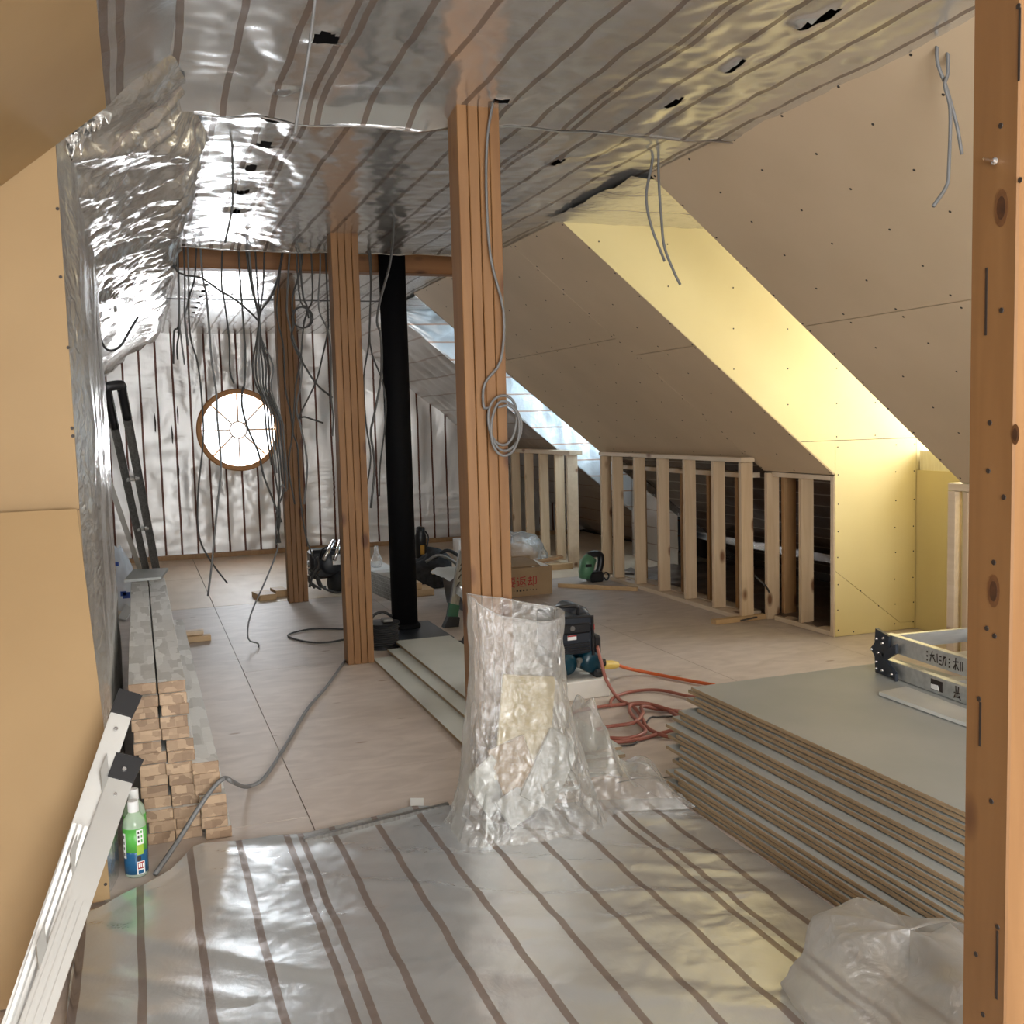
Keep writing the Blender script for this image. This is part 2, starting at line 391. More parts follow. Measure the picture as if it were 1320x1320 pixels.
# added outer shell that shuts out stray sky light, open where daylight enters
def holed(axis, pos, thick, a0, a1, b0, b1, holes):
    """slab across axis 0 or 1 with rectangular openings side by side"""
    mb = MB(); cur = a0
    def bx(p0, p1, q0, q1):
        if p1 - p0 < 1e-4 or q1 - q0 < 1e-4: return
        if axis == 0: mb.box((pos, p0, q0), (pos + thick, p1, q1))
        else: mb.box((p0, pos, q0), (p1, pos + thick, q1))
    for (h0, h1, g0, g1) in holes:
        bx(cur, h0, b0, b1); bx(h0, h1, b0, g0); bx(h0, h1, g1, b1); cur = h1
    bx(cur, a1, b0, b1); return mb
tag(holed(0, 4.95, .1, -1.7, 11.3, -.12, 2.8, [(3.97, 4.87, 1.05, 2.2), (7.9, 8.7, 1.05, 2.2)]).build('wall_right', 'deck'), kind='structure')
tag(holed(0, -2.6, .1, -1.7, 11.3, -.12, 2.8, [(7.85, 9.35, .75, 1.95)]).build('wall_left', 'deck'), kind='structure')
tag(holed(1, -1.7, .1, -2.6, 5.05, -.12, 2.8, [(-.5, 1.7, .45, 1.75)]).build('wall_rear', 'drywall'), kind='structure')  # opening made for the added rear fill
tag(holed(1, 11.14, .1, -2.6, 5.05, -.12, 2.8, [(.5, 1.5, .8, 1.83)]).build('wall_outer', 'deck'), kind='structure')
tag(MB().box((-2.7, -1.8, 2.72), (5.15, 11.4, 2.82)).build('roof', 'deck'), kind='structure')  # flat lid of the added shell

# flat ceiling of striped foil, three lapped lengths, with torn holes
ce = thing('ceiling', (1.15, 4, HC), kind='structure')
HOLES = [(419, 47, .030, .045), (365, 112, .02, .02), (355, 157, .035, .04), (340, 190, .03, .05), (323, 221, .025, .045), (313, 250, .028, .05), (304, 275, .025, .05),
         (1060, 22, .012, .075), (947, 85, .011, .05), (868, 132, .013, .05), (720, 212, .012, .06), (645, 127, .03, .02), (1035, 30, .011, .03)]
HP = [(atz(a, b, HC), rx, ry) for a, b, rx, ry in HOLES]
for k in range(7): HP.append((Vector((.52 + .01 * (k % 2), 7.55 + .33 * k, HC)), .03, .05))
def in_hole(x, y, grow=1.0):
    for p, rx, ry in HP:
        if rx and ((x - p.x + .25 * (y - p.y) * (ry > .08)) / (rx * grow)) ** 2 + ((y - p.y) / (ry * grow)) ** 2 < 1 + .35 * nz(x * 40, y * 40): return True
    return False
def ceil_z(x, y):
    z = HC + .010 * nz(x * 1.7, y * 1.1, 3) + .006 * ridge(x * 5 + 2 * nz(x, y), y * 2.2, 9) + .003 * nz(x * 16, y * 16, 5)
    for p, rx, ry in HP:
        if rx:
            q = ((x - p.x) / (rx * 2.4)) ** 2 + ((y - p.y) / (ry * 1.8)) ** 2
            if q < 1.5: z += -.014 * math.exp(-2.5 * q) * (1 + .8 * nz(x * 30, y * 30))
    return z
def sheet(y0, y1, x0, x1, fz, step=.022):
    nu = int((x1 - x0) / step); nv = int((y1 - y0) / step)
    X = lambda u: x0 + (x1 - x0) * u
    Y = lambda v: y0 + (y1 - y0) * v
    return MB().grid(lambda u, v: (X(u), Y(v), fz(X(u), Y(v))), nu, nv, lambda u, v: not in_hole(X(u), Y(v)))
def near_z(x, y):
    e = max(0, 1 - (3.33 - y) / .22)
    d = .045 if x < .95 else .045 * max(0.25, 1 - (x - .95) / .35)
    return ceil_z(x, y) - .002 - d * e * e * (1 + .5 * nz(x * 6, 0, 2))
sheet(-1.6, 3.33, .12, 2.12, near_z, .013).build('foil_sheet', 'film_ceiling', ce, True)
def mid_z(x, y):
    e = max(0, 1 - (6.02 - y) / .2); s = max(0, (y - 5.9))
    return ceil_z(x, y) + .012 - .012 * e * e * (1 + .7 * nz(x * 3, 1, 7)) - .012 * math.exp(-((x - .75) / .35) ** 2) * e
sheet(3.2, 6.02, .2, 2.13, mid_z, .013).build('foil_sheet', 'film_ceiling', ce, True)
sheet(6.5, 11.1, -.1, 2.2, lambda x, y: ceil_z(x, y) + .01 - .012 * max(0, y - 8), .03).build('foil_sheet', 'film_ceiling', ce, True)
# silver lips along the laps
MB().tube(smooth_path([(x, 3.335 + .008 * nz(x * 3, 2), near_z(x, 3.33) - .002) for x in [.22 + .1 * k for k in range(20)]], 2), .004, 5).build('lap_edge', 'steel', ce)
MB().tube(smooth_path([(x, 6.022, mid_z(x, 6.02)) for x in [.22 + .1 * k for k in range(20)]], 2), .005, 5).build('lap_edge', 'steel', ce)
# silver tape lines over the far ceiling
MB().obox((-.1, 8.2, 2.295), (2.1, 8.15, 2.295), (0, .02, 0), (0, 0, .008)).build('batten_strip', 'cable_dark', ce)

# right slope: plasterboard, foil beyond it
wr = thing('wall_slope_right', (2.9, 4, 1.6), kind='structure')
T = .012
def slope_panel(X0, X1, Y0, Y1):
    e = .0022
    MB().prism([sl(X0 + e, Y0 + e), sl(X1 - e, Y0 + e), sl(X1 - e, Y1 - e), sl(X0 + e, Y1 - e)], NS * T).build('drywall_panel', 'drywall', wr)
for y0, y1 in ((2.105, 3.93), (.285, 2.105), (-1.55, .285)):
    slope_panel(2.08, 2.85, y0, y1); slope_panel(2.85, 3.765, y0, y1)
slope_panel(2.085, 2.74, 5.63, 7.84); slope_panel(2.085, 2.862, 4.9, 5.63)
slope_panel(2.74, 3.655, 5.607, 7.84); slope_panel(2.862, 3.765, 4.9, 5.607)
def dots(pts, nrm, parent, r=.0055):
    mb = MB(); nrm = Vector(nrm).normalized()
    for p in pts: mb.lathe([(r, 0), (r * .9, .0012)], p, nrm, 6)
    return tag(mb.build('screw_heads', 'print_dark', parent), kind='stuff')
pts = []
for y0, y1, x0, x1 in ((2.1, 3.93, 2.08, 2.85), (2.1, 3.93, 2.85, 3.76), (5.63, 7.84, 2.085, 2.74), (4.9, 5.63, 2.085, 2.862), (5.607, 7.84, 2.74, 3.65), (4.9, 5.607, 2.862, 3.76)):
    ny = max(2, round((y1 - y0) / .30)); nx = max(3, round((x1 - x0) / .15))
    for i in range(ny + 1):
        for j in range(nx + 1):
            a = min(max(y0 + (y1 - y0) * i / ny, y0 + .02), y1 - .02); b = min(max(x0 + (x1 - x0) * j / nx, x0 + .02), x1 - .02)
            pts.append(sl(b + random.uniform(-.012, .012), a + random.uniform(-.008, .008)))
dots(pts, -NS, wr)
# near dormer: cheeks, end wall, foil ceiling, sill and window
dm = thing('wall_dormer_near', (3.8, 4.9, 0), kind='structure')
def xz(pts, Y, off, name='drywall_panel', m='drywall_yellow', parent=None):
    return MB().prism([(a, Y, b) for a, b in pts], (0, off, 0)).build(name, m, parent)
xz([(2.1, 2.31), (3.528, 1.1495), (4.35, 1.1495), (4.35, 2.31)], 4.9, T, parent=dm)
xz([(3.532, 1.1465), (3.768, .955), (3.768, 1.1465)], 4.9, T, parent=dm)
xz([(3.771, 1.1465), (3.771, .392), (4.24, .044), (4.35, .044), (4.35, 1.1465)], 4.9, T, parent=dm)
xz([(3.771, .388), (3.771, .002), (4.35, .002), (4.35, .042), (4.24, .042)], 4.9, T, parent=dm)
xz([(4.352, .002), (4.95, .002), (4.95, 2.31), (4.352, 2.31)], 4.9, T, parent=dm)
xz([(2.1, 2.31), (3.77, .95), (3.77, .002), (4.95, .002), (4.95, 2.31)], 3.93, -T, parent=dm)
MB().box((4.35, 3.935, .002), (4.362, 4.895, .955)).build('drywall_panel', 'drywall_yellow', dm)
MB().box((4.36, 3.95, .955), (4.40, 4.88, 1.07)).build('insulation_strip', 'insulation', dm)
MB().box((4.40, 3.95, 1.02), (4.95, 4.88, 1.05)).build('window_board', 'sill', dm)
MB().grid(lambda u, v: (2.0 + 2.95 * u, 3.93 + .97 * v, 2.312 - .03 * abs(nz(u * 9, v * 3, 4)) * math.exp(-8 * u) - .012 * abs(nz(u * 20, v * 9))), 60, 24).build('foil_sheet', 'film_plain', dm, True)
pts = []
for q in ((1.10, 1.2, 3.6, 4.33), (1.1, .5, 3.79, 4.33)):
    pass
for zz in (1.11, .95, .78, .62, .47, .31, .16, .04):
    for xx in (3.79, 4.20, 4.335): pts.append((xx + random.uniform(-.004, .004), 4.899, zz))
for zz in (1.17, 1.36, 1.56, 1.78, 2.0, 2.22):
    for xx in (2.3, 2.7, 3.1, 3.45, 3.78, 4.05, 4.33):
        if xx > 2.1 + (2.31 - zz) / TAN + .03: pts.append((xx, 4.899, zz))
pts += [(3.9, 4.899, .02), (3.95, 4.899, .26), (4.08, 4.899, .16)]
dots(pts, (0, -1, 0), dm, .0045)
wn = thing('window_2', (4.98, 4.42, 1.05), kind='structure')
for a, b in (((4.94, 3.97, 1.05), (5.0, 4.87, 1.10)), ((4.94, 3.97, 2.15), (5.0, 4.87, 2.2)), ((4.94, 3.97, 1.1), (5.0, 4.02, 2.15)), ((4.94, 4.82, 1.1), (5.0, 4.87, 2.15)), ((4.95, 4.40, 1.1), (4.99, 4.44, 2.15))):
    MB().box(a, b).build('frame_bar', 'white', wn)
MB().box((4.965, 4.02, 1.1), (4.97, 4.82, 2.15)).build('pane', 'glass', wn)
# far dormer, lined with bare foil
d2 = thing('wall_dormer_far', (3.8, 8.75, 0), kind='structure')
mb = MB()
def cheek(u, v):
    zt = HC; X = 2.1 + 2.85 * u; zb = max(zs(X), .0) if X < 4.93 else 0
    return (X, 8.75 + .012 * ridge(X * 3, v * 2, 8) + .006 * nz(X * 12, v * 9), zb + (zt - zb) * v)
mb.grid(cheek, 90, 24); mb.build('foil_sheet', 'film_blue', d2, True)
MB().grid(lambda u, v: (2.1 + 2.85 * u, 7.86 + .89 * v, 2.30 + .01 * nz(u * 20, v * 9)), 40, 16).build('foil_sheet', 'film_plain', d2, True)
MB().prism([(2.1, 7.85, 2.31), (3.66, 7.85, 1.04), (4.95, 7.85, .0), (4.95, 7.85, 2.31)], (0, .02, 0)).build('foil_sheet', 'film_plain', d2)
MB().grid(lambda u, v: (4.4 + .006 * nz(u * 9, v * 9), 7.87 + .88 * u, 1.05 * v), 20, 20).build('foil_sheet', 'film_slope', d2, True)
MB().box((4.4, 7.87, 1.03), (4.95, 8.74, 1.05)).build('window_board', 'sill', d2)
wn = thing('window_3', (4.98, 8.3, 1.05), kind='structure')
for a, b in (((4.94, 7.9, 1.05), (5.0, 8.7, 1.10)), ((4.94, 7.9, 2.15), (5.0, 8.7, 2.2)), ((4.94, 7.9, 1.1), (5.0, 7.95, 2.15)), ((4.94, 8.65, 1.1), (5.0, 8.7, 2.15))):
    MB().box(a, b).build('frame_bar', 'white', wn)
MB().box((4.965, 7.95, 1.1), (4.97, 8.65, 2.15)).build('pane', 'glass', wn)
# foil on the slope beyond the far dormer, and under the eaves behind the knee walls
MB().grid(lambda u, v: Vector(sl(2.1 + 2.82 * u, 8.75 + 2.3 * v)) + NS * (.012 * ridge(u * 5, v * 7, 2) + .006 * nz(u * 30, v * 20)), 80, 60).build('foil_sheet', 'film_slope', wr, True)
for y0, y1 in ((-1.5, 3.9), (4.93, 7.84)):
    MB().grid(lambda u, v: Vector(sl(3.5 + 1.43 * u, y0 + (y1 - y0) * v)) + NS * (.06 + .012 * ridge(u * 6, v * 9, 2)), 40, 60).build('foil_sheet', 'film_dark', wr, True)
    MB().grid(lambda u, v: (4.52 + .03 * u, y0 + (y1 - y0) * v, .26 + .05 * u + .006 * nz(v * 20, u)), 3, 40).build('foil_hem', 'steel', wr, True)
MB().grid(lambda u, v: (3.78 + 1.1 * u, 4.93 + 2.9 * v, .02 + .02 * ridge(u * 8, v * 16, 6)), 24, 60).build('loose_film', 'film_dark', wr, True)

# far wall: foil round a circular window
WX, WZ, WY = 1.003, 1.302, 10.95
bw = thing('wall_far', (WX, WY, 0), kind='structure')
mb = MB(); NA, NR = 160, 46
def bwall(u, v):
    a = 2 * PI * u; c, s = math.cos(a), math.sin(a)
    x0, x1, z0, z1 = -2.5 - WX, 4.9 - WX, -.01 - WZ, 2.32 - WZ
    t = min((x1 if c > 0 else x0) / c if abs(c) > 1e-6 else 1e9, (z1 if s > 0 else z0) / s if abs(s) > 1e-6 else 1e9)
    r = .41 + (t - .41) * v ** 1.4
    x, z = WX + c * r, WZ + s * r
    k = min(1, v * 6)
    d = .022 * nz(x * 5, z * 1.6, 1) + .014 * ridge(x * 9, z * 1.5, 4) + .008 * nz(x * 16, z * 12, 7)
    return (x, WY + k * d, z)
mb.grid(bwall, NA, NR); mb.build('foil_sheet', 'film_wall', bw, True)
for k in range(9):                                               # slits cut in the foil
    p = [(163, 530), (200, 545), (229, 535), (230, 605), (222, 560)][k % 5]; p = at(p[0], p[1], 10.93) if k < 5 else None
    if p: MB().prism([p + Vector((-.006, 0, -.08)), p + Vector((.003, 0, -.1)), p + Vector((.010, 0, 0)), p + Vector((0, 0, .1)), p + Vector((-.006, 0, .05))], (0, .004, 0)).build('slit', 'print_dark', bw)
MB().obox((-2.4, WY + .05, 2.262), (2.2, WY + .05, 2.262), (0, .02, 0), (0, 0, .03)).build('top_tape', 'stud_dark', bw)
MB().box((-2.4, WY - .06, .0), (4.8, WY + .03, .045)).build('floor_plate', 'stud_dark', bw)
wn = thing('window_1', (WX, WY, WZ), kind='structure')
MB().lathe([(.372, -.04), (.372, .2), (.405, .2), (.425, -.02), (.415, -.04), (.372, -.04)], (WX, WY, WZ), (0, 1, 0), 64).build('frame', 'window_wood', wn, True)
wn.children[0].data.polygons[-1].use_smooth = False
# the lathe caps would close the opening: rebuild as an open ring
o = wn.children[0]; me = MB(); n = 64
prof = [(.372, -.04), (.372, .2), (.405, .2), (.425, -.02), (.415, -.04)]
for r, h in prof:
    for k in range(n):
        a = 2 * PI * k / n; me.v.append(Vector((WX + r * math.cos(a), WY + h, WZ + r * math.sin(a))))
for i in range(len(prof)):
    i2 = (i + 1) % len(prof)
    for k in range(n):
        k2 = (k + 1) % n; me.poly([i * n + k, i * n + k2, i2 * n + k2, i2 * n + k])
bpy.data.objects.remove(o); me.build('frame', 'window_wood', wn)
MB().tube([(WX + .085 * math.cos(a), WY + .06, WZ + .085 * math.sin(a)) for a in [2 * PI * k / 24 for k in range(25)]], .009, 6).build('glazing_ring', 'leadline', wn)
for k in range(8):
    a = PI * k / 4
    MB().tube([(WX + .085 * math.cos(a), WY + .06, WZ + .085 * math.sin(a)), (WX + .372 * math.cos(a), WY + .06, WZ + .372 * math.sin(a))], .010, 5).build('glazing_bar', 'leadline', wn)
MB().lathe([(.372, 0), (.372, .004)], (WX, WY + .07, WZ), (0, 1, 0), 48).build('pane', 'glass', wn)

# left side: near partition of plasterboard, its sloped lining, crumpled foil beyond
YP = 2.97
lw = thing('wall_partition', (-.14, YP, 0), kind='structure')
xl = -.135
def zl(X): return HC + TAN * (X - .14)                   # left roof slope
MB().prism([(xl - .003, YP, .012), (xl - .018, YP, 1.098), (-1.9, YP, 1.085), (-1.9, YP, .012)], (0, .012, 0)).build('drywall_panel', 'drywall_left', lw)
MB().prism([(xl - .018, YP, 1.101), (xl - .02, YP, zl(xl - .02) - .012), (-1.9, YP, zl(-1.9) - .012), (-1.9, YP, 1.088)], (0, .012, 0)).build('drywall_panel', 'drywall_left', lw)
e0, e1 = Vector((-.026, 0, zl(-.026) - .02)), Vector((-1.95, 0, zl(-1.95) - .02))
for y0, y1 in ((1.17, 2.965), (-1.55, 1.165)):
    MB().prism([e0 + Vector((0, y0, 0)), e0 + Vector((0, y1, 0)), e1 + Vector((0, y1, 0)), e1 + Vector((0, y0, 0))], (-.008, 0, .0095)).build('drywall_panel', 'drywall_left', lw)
dots([at(px, py, YP - .001) for px, py in ((88, 448), (93, 552), (94, 562), (78, 357), (74, 269), (65, 174), (118, 960), (106, 722), (136, 1140), (110, 832), (66, 60), (55, 90))], (0, -1, 0), lw, .005)
# foil wrapped return of the partition
def wrap(u, v):
    y = 2.985 + 2.05 * u; z = 2.16 * v
    e = min(1, u * 14); return (xl - .02 + e * (.022 + .012 * nz(y * 2, z * .6) + .014 * ridge(y * 5, z * .8, 3) + .007 * ridge(y * 13, z * 1.5, 5) + .004 * nz(y * 20, z * 8)), y, z)
MB().grid(wrap, 60, 70).build('foil_sheet', 'film_plain', lw, True)
MB().grid(lambda u, v: (xl + .01 - .6 * u, 5.035 + .01 * nz(u * 5, v * 9), 2.1 * v), 16, 40).build('foil_sheet', 'film_plain', lw, True)
MB().box((xl - .09, 2.99, 0), (xl - .02, 5.0, 2.05)).build('stud_core', 'stud_dark', lw)
MB().box((xl - .03, 5.03, .2), (xl + .012, 5.06, 2.05)).build('corner_stud', 'stud_dark', lw)
ls = thing('wall_slope_left', (-.3, 6, 1.9), kind='structure')
def lslope(y0, y1, x1):
    def f(u, v):
        y = y0 + (y1 - y0) * v
        xa = .15 + .12 * min(1, max(0, (y - 2.95) / .7))
        X = xa - (xa - x1) * u; s = u * (xa - x1)
        roll = math.exp(-((s - .10) / .085) ** 2)
        d = .03 * ridge(s * 3 + 1.5 * nz(y, s), y * 1.7 + s * 3, 1) + .016 * nz(s * 11, y * 9, 2) + .008 * ridge(s * 24, y * 17, 3)
        amp = min(1, .1 + max(0, y - y0) / .22) if y0 < 4 else 1
        d += roll * (.03 + .028 * nz(y * 7, s * 6, 5) + .02 * ridge(y * 13, s * 5, 8))
        return Vector((X, y, HC - .005 - TAN * s)) + Vector((.633, 0, -.774)) * (d * amp - .02)
    return f
MB().grid(lslope(2.93, 5.95, -.2), 60, 200).build('foil_sheet', 'film_plain', ls, True)
MB().grid(lslope(5.95, 11.0, -2.0), 80, 120).build('foil_sheet', 'film_plain', ls, True)
MB().grid(lambda u, v: (.145 - .185 * u, -1.5 + 4.5 * v, HC - TAN * .185 * u - .004 + .008 * nz(u * 3, v * 22)), 8, 80).build('foil_sheet', 'film_ceiling', ls, True)
# dark torn film hanging in the corner
MB().grid(lambda u, v: (-.13 + .12 * u, 3.0 + .05 * u + .03 * nz(u * 5, v * 5), 2.03 + .13 * u + .10 * v * (1 - .4 * u) + .035 * ridge(u * 5, v * 7, 4) - .02), 24, 24).build('torn_film', 'film_plain', ls, True)

# beam across the attic
bm = thing('roof_beam', (1.1, 6.55, 2.29), 'dark timber beam spanning the attic below the gap in the ceiling foil', 'beam')
MB().cbox((.2, 6.5, 2.275), (2.1, 6.62, 2.42), .006).build('beam', 'beam', bm)
MB().box((.2, 6.495, 2.42), (2.12, 6.6, 2.7)).build('gap_lining', 'pipe', bm)  # black block stands in for the shade of the open gap
# ================================================================== POSTS AND PIPE
def post(x0, y0, wd, dp, label, n=4, m='post', z1=HC + .02):
    t = thing('post', (x0 + wd / 2, y0 + dp / 2, 0), label, 'post')
    for k in range(n):
        a = x0 + wd * k / n; b = x0 + wd * (k + 1) / n
        MB().cbox((a + .0012, y0 + random.uniform(0, .0015), 0), (b - .0012, y0 + dp, z1), .0022).build('ply', m, t)
    return t
P1 = post(1.008, 3.185, .145, .105, 'tall orange timber post rising behind the clear rubbish bag')
P2 = post(1.022, 5.50, .148, .11, 'orange timber post in the middle row left of the black pipe')
P3 = post(1.008, 7.70, .146, .11, 'farthest timber post with cables hanging over its front')
np_ = thing('post', (1.26, 1.2, 0), 'near timber post with knots and a screw at the right edge', 'post')
MB().cbox((1.205, 1.157, 0), (1.39, 1.245, HC + .02), .003).build('shaft', 'post_pale', np_)
s0 = atx(1283, 208, 1.203)
MB().lathe([(.0055, 0), (.0055, .002), (.002, .004), (.002, .03)], s0, (-1, -.25, .0), 8).build('screw', 'steel', np_)
for px, py, kr in ((1291, 268, .016), (1281, 762, .015), (1309, 560, .009)):
    p = atx(px, py, 1.2045); mb = MB()
    for q, zz in ((1.0, .0004), (.62, .0009)):
        mb.cur = 0 if q == 1.0 else 1
        mb.prism([(p.x, p.y + kr * .8 * q * math.cos(a) , p.z + kr * 1.7 * q * math.sin(a)) for a in [2 * PI * k / 14 for k in range(14)]], (-zz, 0, 0))
    mb.build('knot', ['knot_ring', 'knot_heart'], np_)
mb = MB()
for px, py in ((1313, 8), (1290, 162), (1276, 545), (1274, 607), (1294, 641), (1281, 725), (1272, 810), (1282, 820), (1262, 901), (1278, 1033), (1286, 1195), (1258, 1230), (1267, 1308), (1291, 400), (1315, 232)):
    p = atx(px, py, 1.2045); mb.lathe([(.0045, 0), (.004, .0008)], p, (-1, 0, 0), 7)
tag(mb.build('nail_holes', 'print_dark', np_), kind='stuff')
mb = MB()
for px, py, L in ((1272, 345, .10), (1264, 905, .07), (1286, 1200, .11), (1315, 10, .1)):
    p = atx(px, py, 1.2045); mb.box((p.x - .0008, p.y - .002, p.z - L), (p.x, p.y + .002, p.z))
tag(mb.build('nail_slots', 'print_dark', np_), kind='stuff')
pp = thing('flue_pipe', (1.545, 6.3, 0), 'tall black pipe standing between the timber posts', 'pipe')
MB().lathe([(.083, .02), (.083, 2.5)], (1.545, 6.3, 0), (0, 0, 1), 28).build('pipe', 'pipe', pp, True)
MB().lathe([(.1, .018), (.1, .035), (.085, .05)], (1.545, 6.3, 0), (0, 0, 1), 28).build('foot_ring', 'pipe', pp, True)
bp_ = solid('base_slab', 'navy', (1.52, 6.1, 0), MB().cbox((1.40, 5.86, 0), (1.74, 6.45, .02), .003), 'flat dark slab under the foot of the black pipe', 'slab')

# ================================================================== KNEE-WALL FRAMES
def studs(t, X, ys, z0, z1, dx=.088, dy=.032, m='stud', zt=None):
    for y in ys: MB().cbox((X, y - dy, z0), (X + dx, y, z1), .002).build('stud', m, t)
k2 = thing('stud_frame', (3.57, 6.6, 0), 'long pale stud frame under the slope between the two dormers', 'frame')
studs(k2, 3.57, [7.67, 7.45, 7.07, 6.69, 6.31, 5.93, 5.60], .03, 1.01)
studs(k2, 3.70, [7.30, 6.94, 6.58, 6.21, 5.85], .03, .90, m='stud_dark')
MB().cbox((3.565, 5.56, 1.012), (3.665, 7.68, 1.042), .002).build('top_plate', 'plate', k2)
MB().cbox((3.69, 5.7, .902), (3.80, 7.5, .935), .002).build('top_plate', 'plate', k2)
MB().cbox((3.565, 5.56, 0), (3.665, 7.68, .028), .002).build('bottom_plate', 'plate', k2)
MB().cbox((3.69, 5.7, 0), (3.80, 7.5, .028), .002).build('bottom_plate', 'plate', k2)
k1 = thing('stud_frame', (3.57, 9.2, 0), 'far pale stud frame behind the tall post at the far dormer', 'frame')
studs(k1, 3.57, [9.81, 9.43, 9.04, 8.66], .03, 1.0); studs(k1, 3.56, [8.36], .0, 1.0, dx=.10, dy=.035, m='plate')
MB().cbox((3.555, 8.26, 1.002), (3.68, 10.6, 1.04), .002).build('top_plate', 'plate', k1)
MB().cbox((3.57, 8.5, 0), (3.665, 10.6, .028), .002).build('bottom_plate', 'plate', k1)
k3 = thing('stud_frame', (3.77, 5.2, 0), 'short stud frame beside the yellow dormer wall, under the slope', 'frame')
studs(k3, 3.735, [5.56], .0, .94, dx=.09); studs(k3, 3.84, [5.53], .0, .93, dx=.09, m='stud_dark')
studs(k3, 3.77, [5.25], .03, .915); studs(k3, 3.765, [4.938], .0, .945, dx=.09, dy=.032, m='plate')
MB().cbox((3.765, 4.94, .916), (3.86, 5.52, .945), .002).build('top_plate', 'plate', k3)
MB().cbox((3.765, 4.94, 0), (3.86, 5.5, .028), .002).build('bottom_plate', 'plate', k3)
k4 = thing('stud_frame', (3.77, 3.5, 0), 'near stud frame half hidden behind the right-hand post', 'frame')
studs(k4, 3.765, [4.02], .0, .905, dx=.05, dy=.05, m='plate'); studs(k4, 3.765, [3.92, 3.5, 3.1], .03, .905, dx=.1)
MB().cbox((3.765, 2.4, .908), (3.87, 4.02, .945), .002).build('top_plate', 'plate', k4)
MB().cbox((3.765, 2.4, 0), (3.87, 3.9, .028), .002).build('bottom_plate', 'plate', k4)

# ================================================================== LUMBER STACK
def board(x0, x1, y0, y1, z0, z1, label, group):
    mb = MB(); mb.cur = 0
    mb.cbox((x0, y0, z0), (x1, y1, z1), .0016)
    # end faces carry the darker end grain
    mi = []
    for f in mb.f:
        ys_ = [mb.v[i].y for i in f]; mi.append(1 if max(ys_) - min(ys_) < .01 else 0)
    mb.mi = mi
    return solid('batten', ['joint_top', 'joint_end'], ((x0 + x1) / 2, (y0 + y1) / 2, z0), mb, label, 'batten', group)
ORD = ['topmost', 'second', 'third', 'fourth', 'fifth', 'sixth', 'seventh', 'eighth', 'ninth', 'tenth', 'eleventh', 'twelfth', 'thirteenth', 'fourteenth', 'fifteenth', 'sixteenth', 'seventeenth', 'eighteenth', 'nineteenth', 'twentieth', 'lowest']
def column(x, wd, n, h, y0, y1, lean, what, last):
    for k in range(n):
        xo = lean * k / n + random.uniform(-.006, .006); yo = random.uniform(-.012, .012)
        board(x + xo + .001, x + xo + wd - .001, y0 + yo, y1 + yo * 2, k * h, (k + 1) * h - .0008,
              last if k == n - 1 else ('lowest finger-jointed batten in the %s of the lumber stack' % what if k == 0 else '%s finger-jointed batten from the top in the %s of the lumber stack' % (ORD[n - 1 - k], what)),
              'battens in the %s' % what)
column(-.033, .084, 14, .037, 3.355, 5.78, -.04, 'left column', 'topmost batten of the left column of the tall lumber stack')
column(.053, .084, 14, .037, 3.345, 5.78, -.04, 'middle column', 'topmost batten of the middle column of the tall lumber stack')
column(.138, .082, 7, .037, 3.31, 5.95, -.033, 'low right column', 'topmost batten of the low right column of the lumber stack')
o = solid('board_offcut', 'drywall_grey', atz(193, 742, .52), MB().prism([atz(160, 751, .52), atz(208, 747, .52), atz(217, 735, .52), atz(172, 737, .52)], (0, 0, .014)), 'grey board offcut lying across the far end of the lumber stack', 'board')
solid('batten', 'stick', atz(245, 798), MB().cbox((.15, 6.55, 0), (.37, 6.61, .035), .002), 'short batten on the floor beyond the low lumber column', 'batten')
solid('batten', 'plate', atz(240, 792), MB().cbox((.14, 6.6, .035), (.33, 6.66, .06), .002), 'thin batten crossed on the short one beyond the lumber', 'batten')

# ================================================================== PLASTERBOARD STACK (right)
def sheet_board(x0, x1, y0, y1, z0, t, label, group=None):
    mb = MB().cbox((x0, y0, z0), (x1, y1, z0 + t), .002); mi = []
    for f in mb.f:
        zs_ = [mb.v[i].z for i in f]; mi.append(0 if max(zs_) - min(zs_) < 1e-4 else 1)
    mb.mi = mi
    return solid('plasterboard', ['drywall_grey', 'drywall_edge'], ((x0 + x1) / 2, (y0 + y1) / 2, z0), mb, label, 'plasterboard', group)
NB = 21; tb = .0163
xo = [1.672, 1.674, 1.670, 1.676, 1.672, 1.678, 1.704, 1.703, 1.708, 1.722, 1.726, 1.724, 1.729, 1.766, 1.771, 1.769, 1.812, 1.819, 1.816, 1.822, 1.817]
yo = [3.06, 3.04, 3.09, 3.02, 3.10, 3.05, 3.11, 3.06, 3.16, 3.09, 3.18, 3.12, 3.2, 3.22, 3.17, 3.18, 3.12, 3.21, 3.15, 3.2, 3.17]
for k in range(NB):
    top = k == NB - 1
    sheet_board(xo[k], xo[k] + .93, yo[k] - 1.85, yo[k], k * tb + .001, tb - .0038,
                'topmost grey plasterboard of the right stack, under the ladder' if top else 'lowest plasterboard sheet of the right stack, on the floor' if k == 0 else '%s plasterboard sheet from the top of the right stack' % ORD[NB - 1 - k],
                'plasterboards in the right stack')
ZT = NB * tb + .001
# thin offcut on top
q = [atz(1133, 896, ZT), atz(1168, 889, ZT), atz(1262, 925, ZT), atz(1262, 943, ZT)]
oc = solid('board_offcut', 'pale', (q[0] + q[2]) / 2, MB().prism(q, (0, 0, .012)), 'narrow grey offcut lying on the right stack below the ladder', 'board')

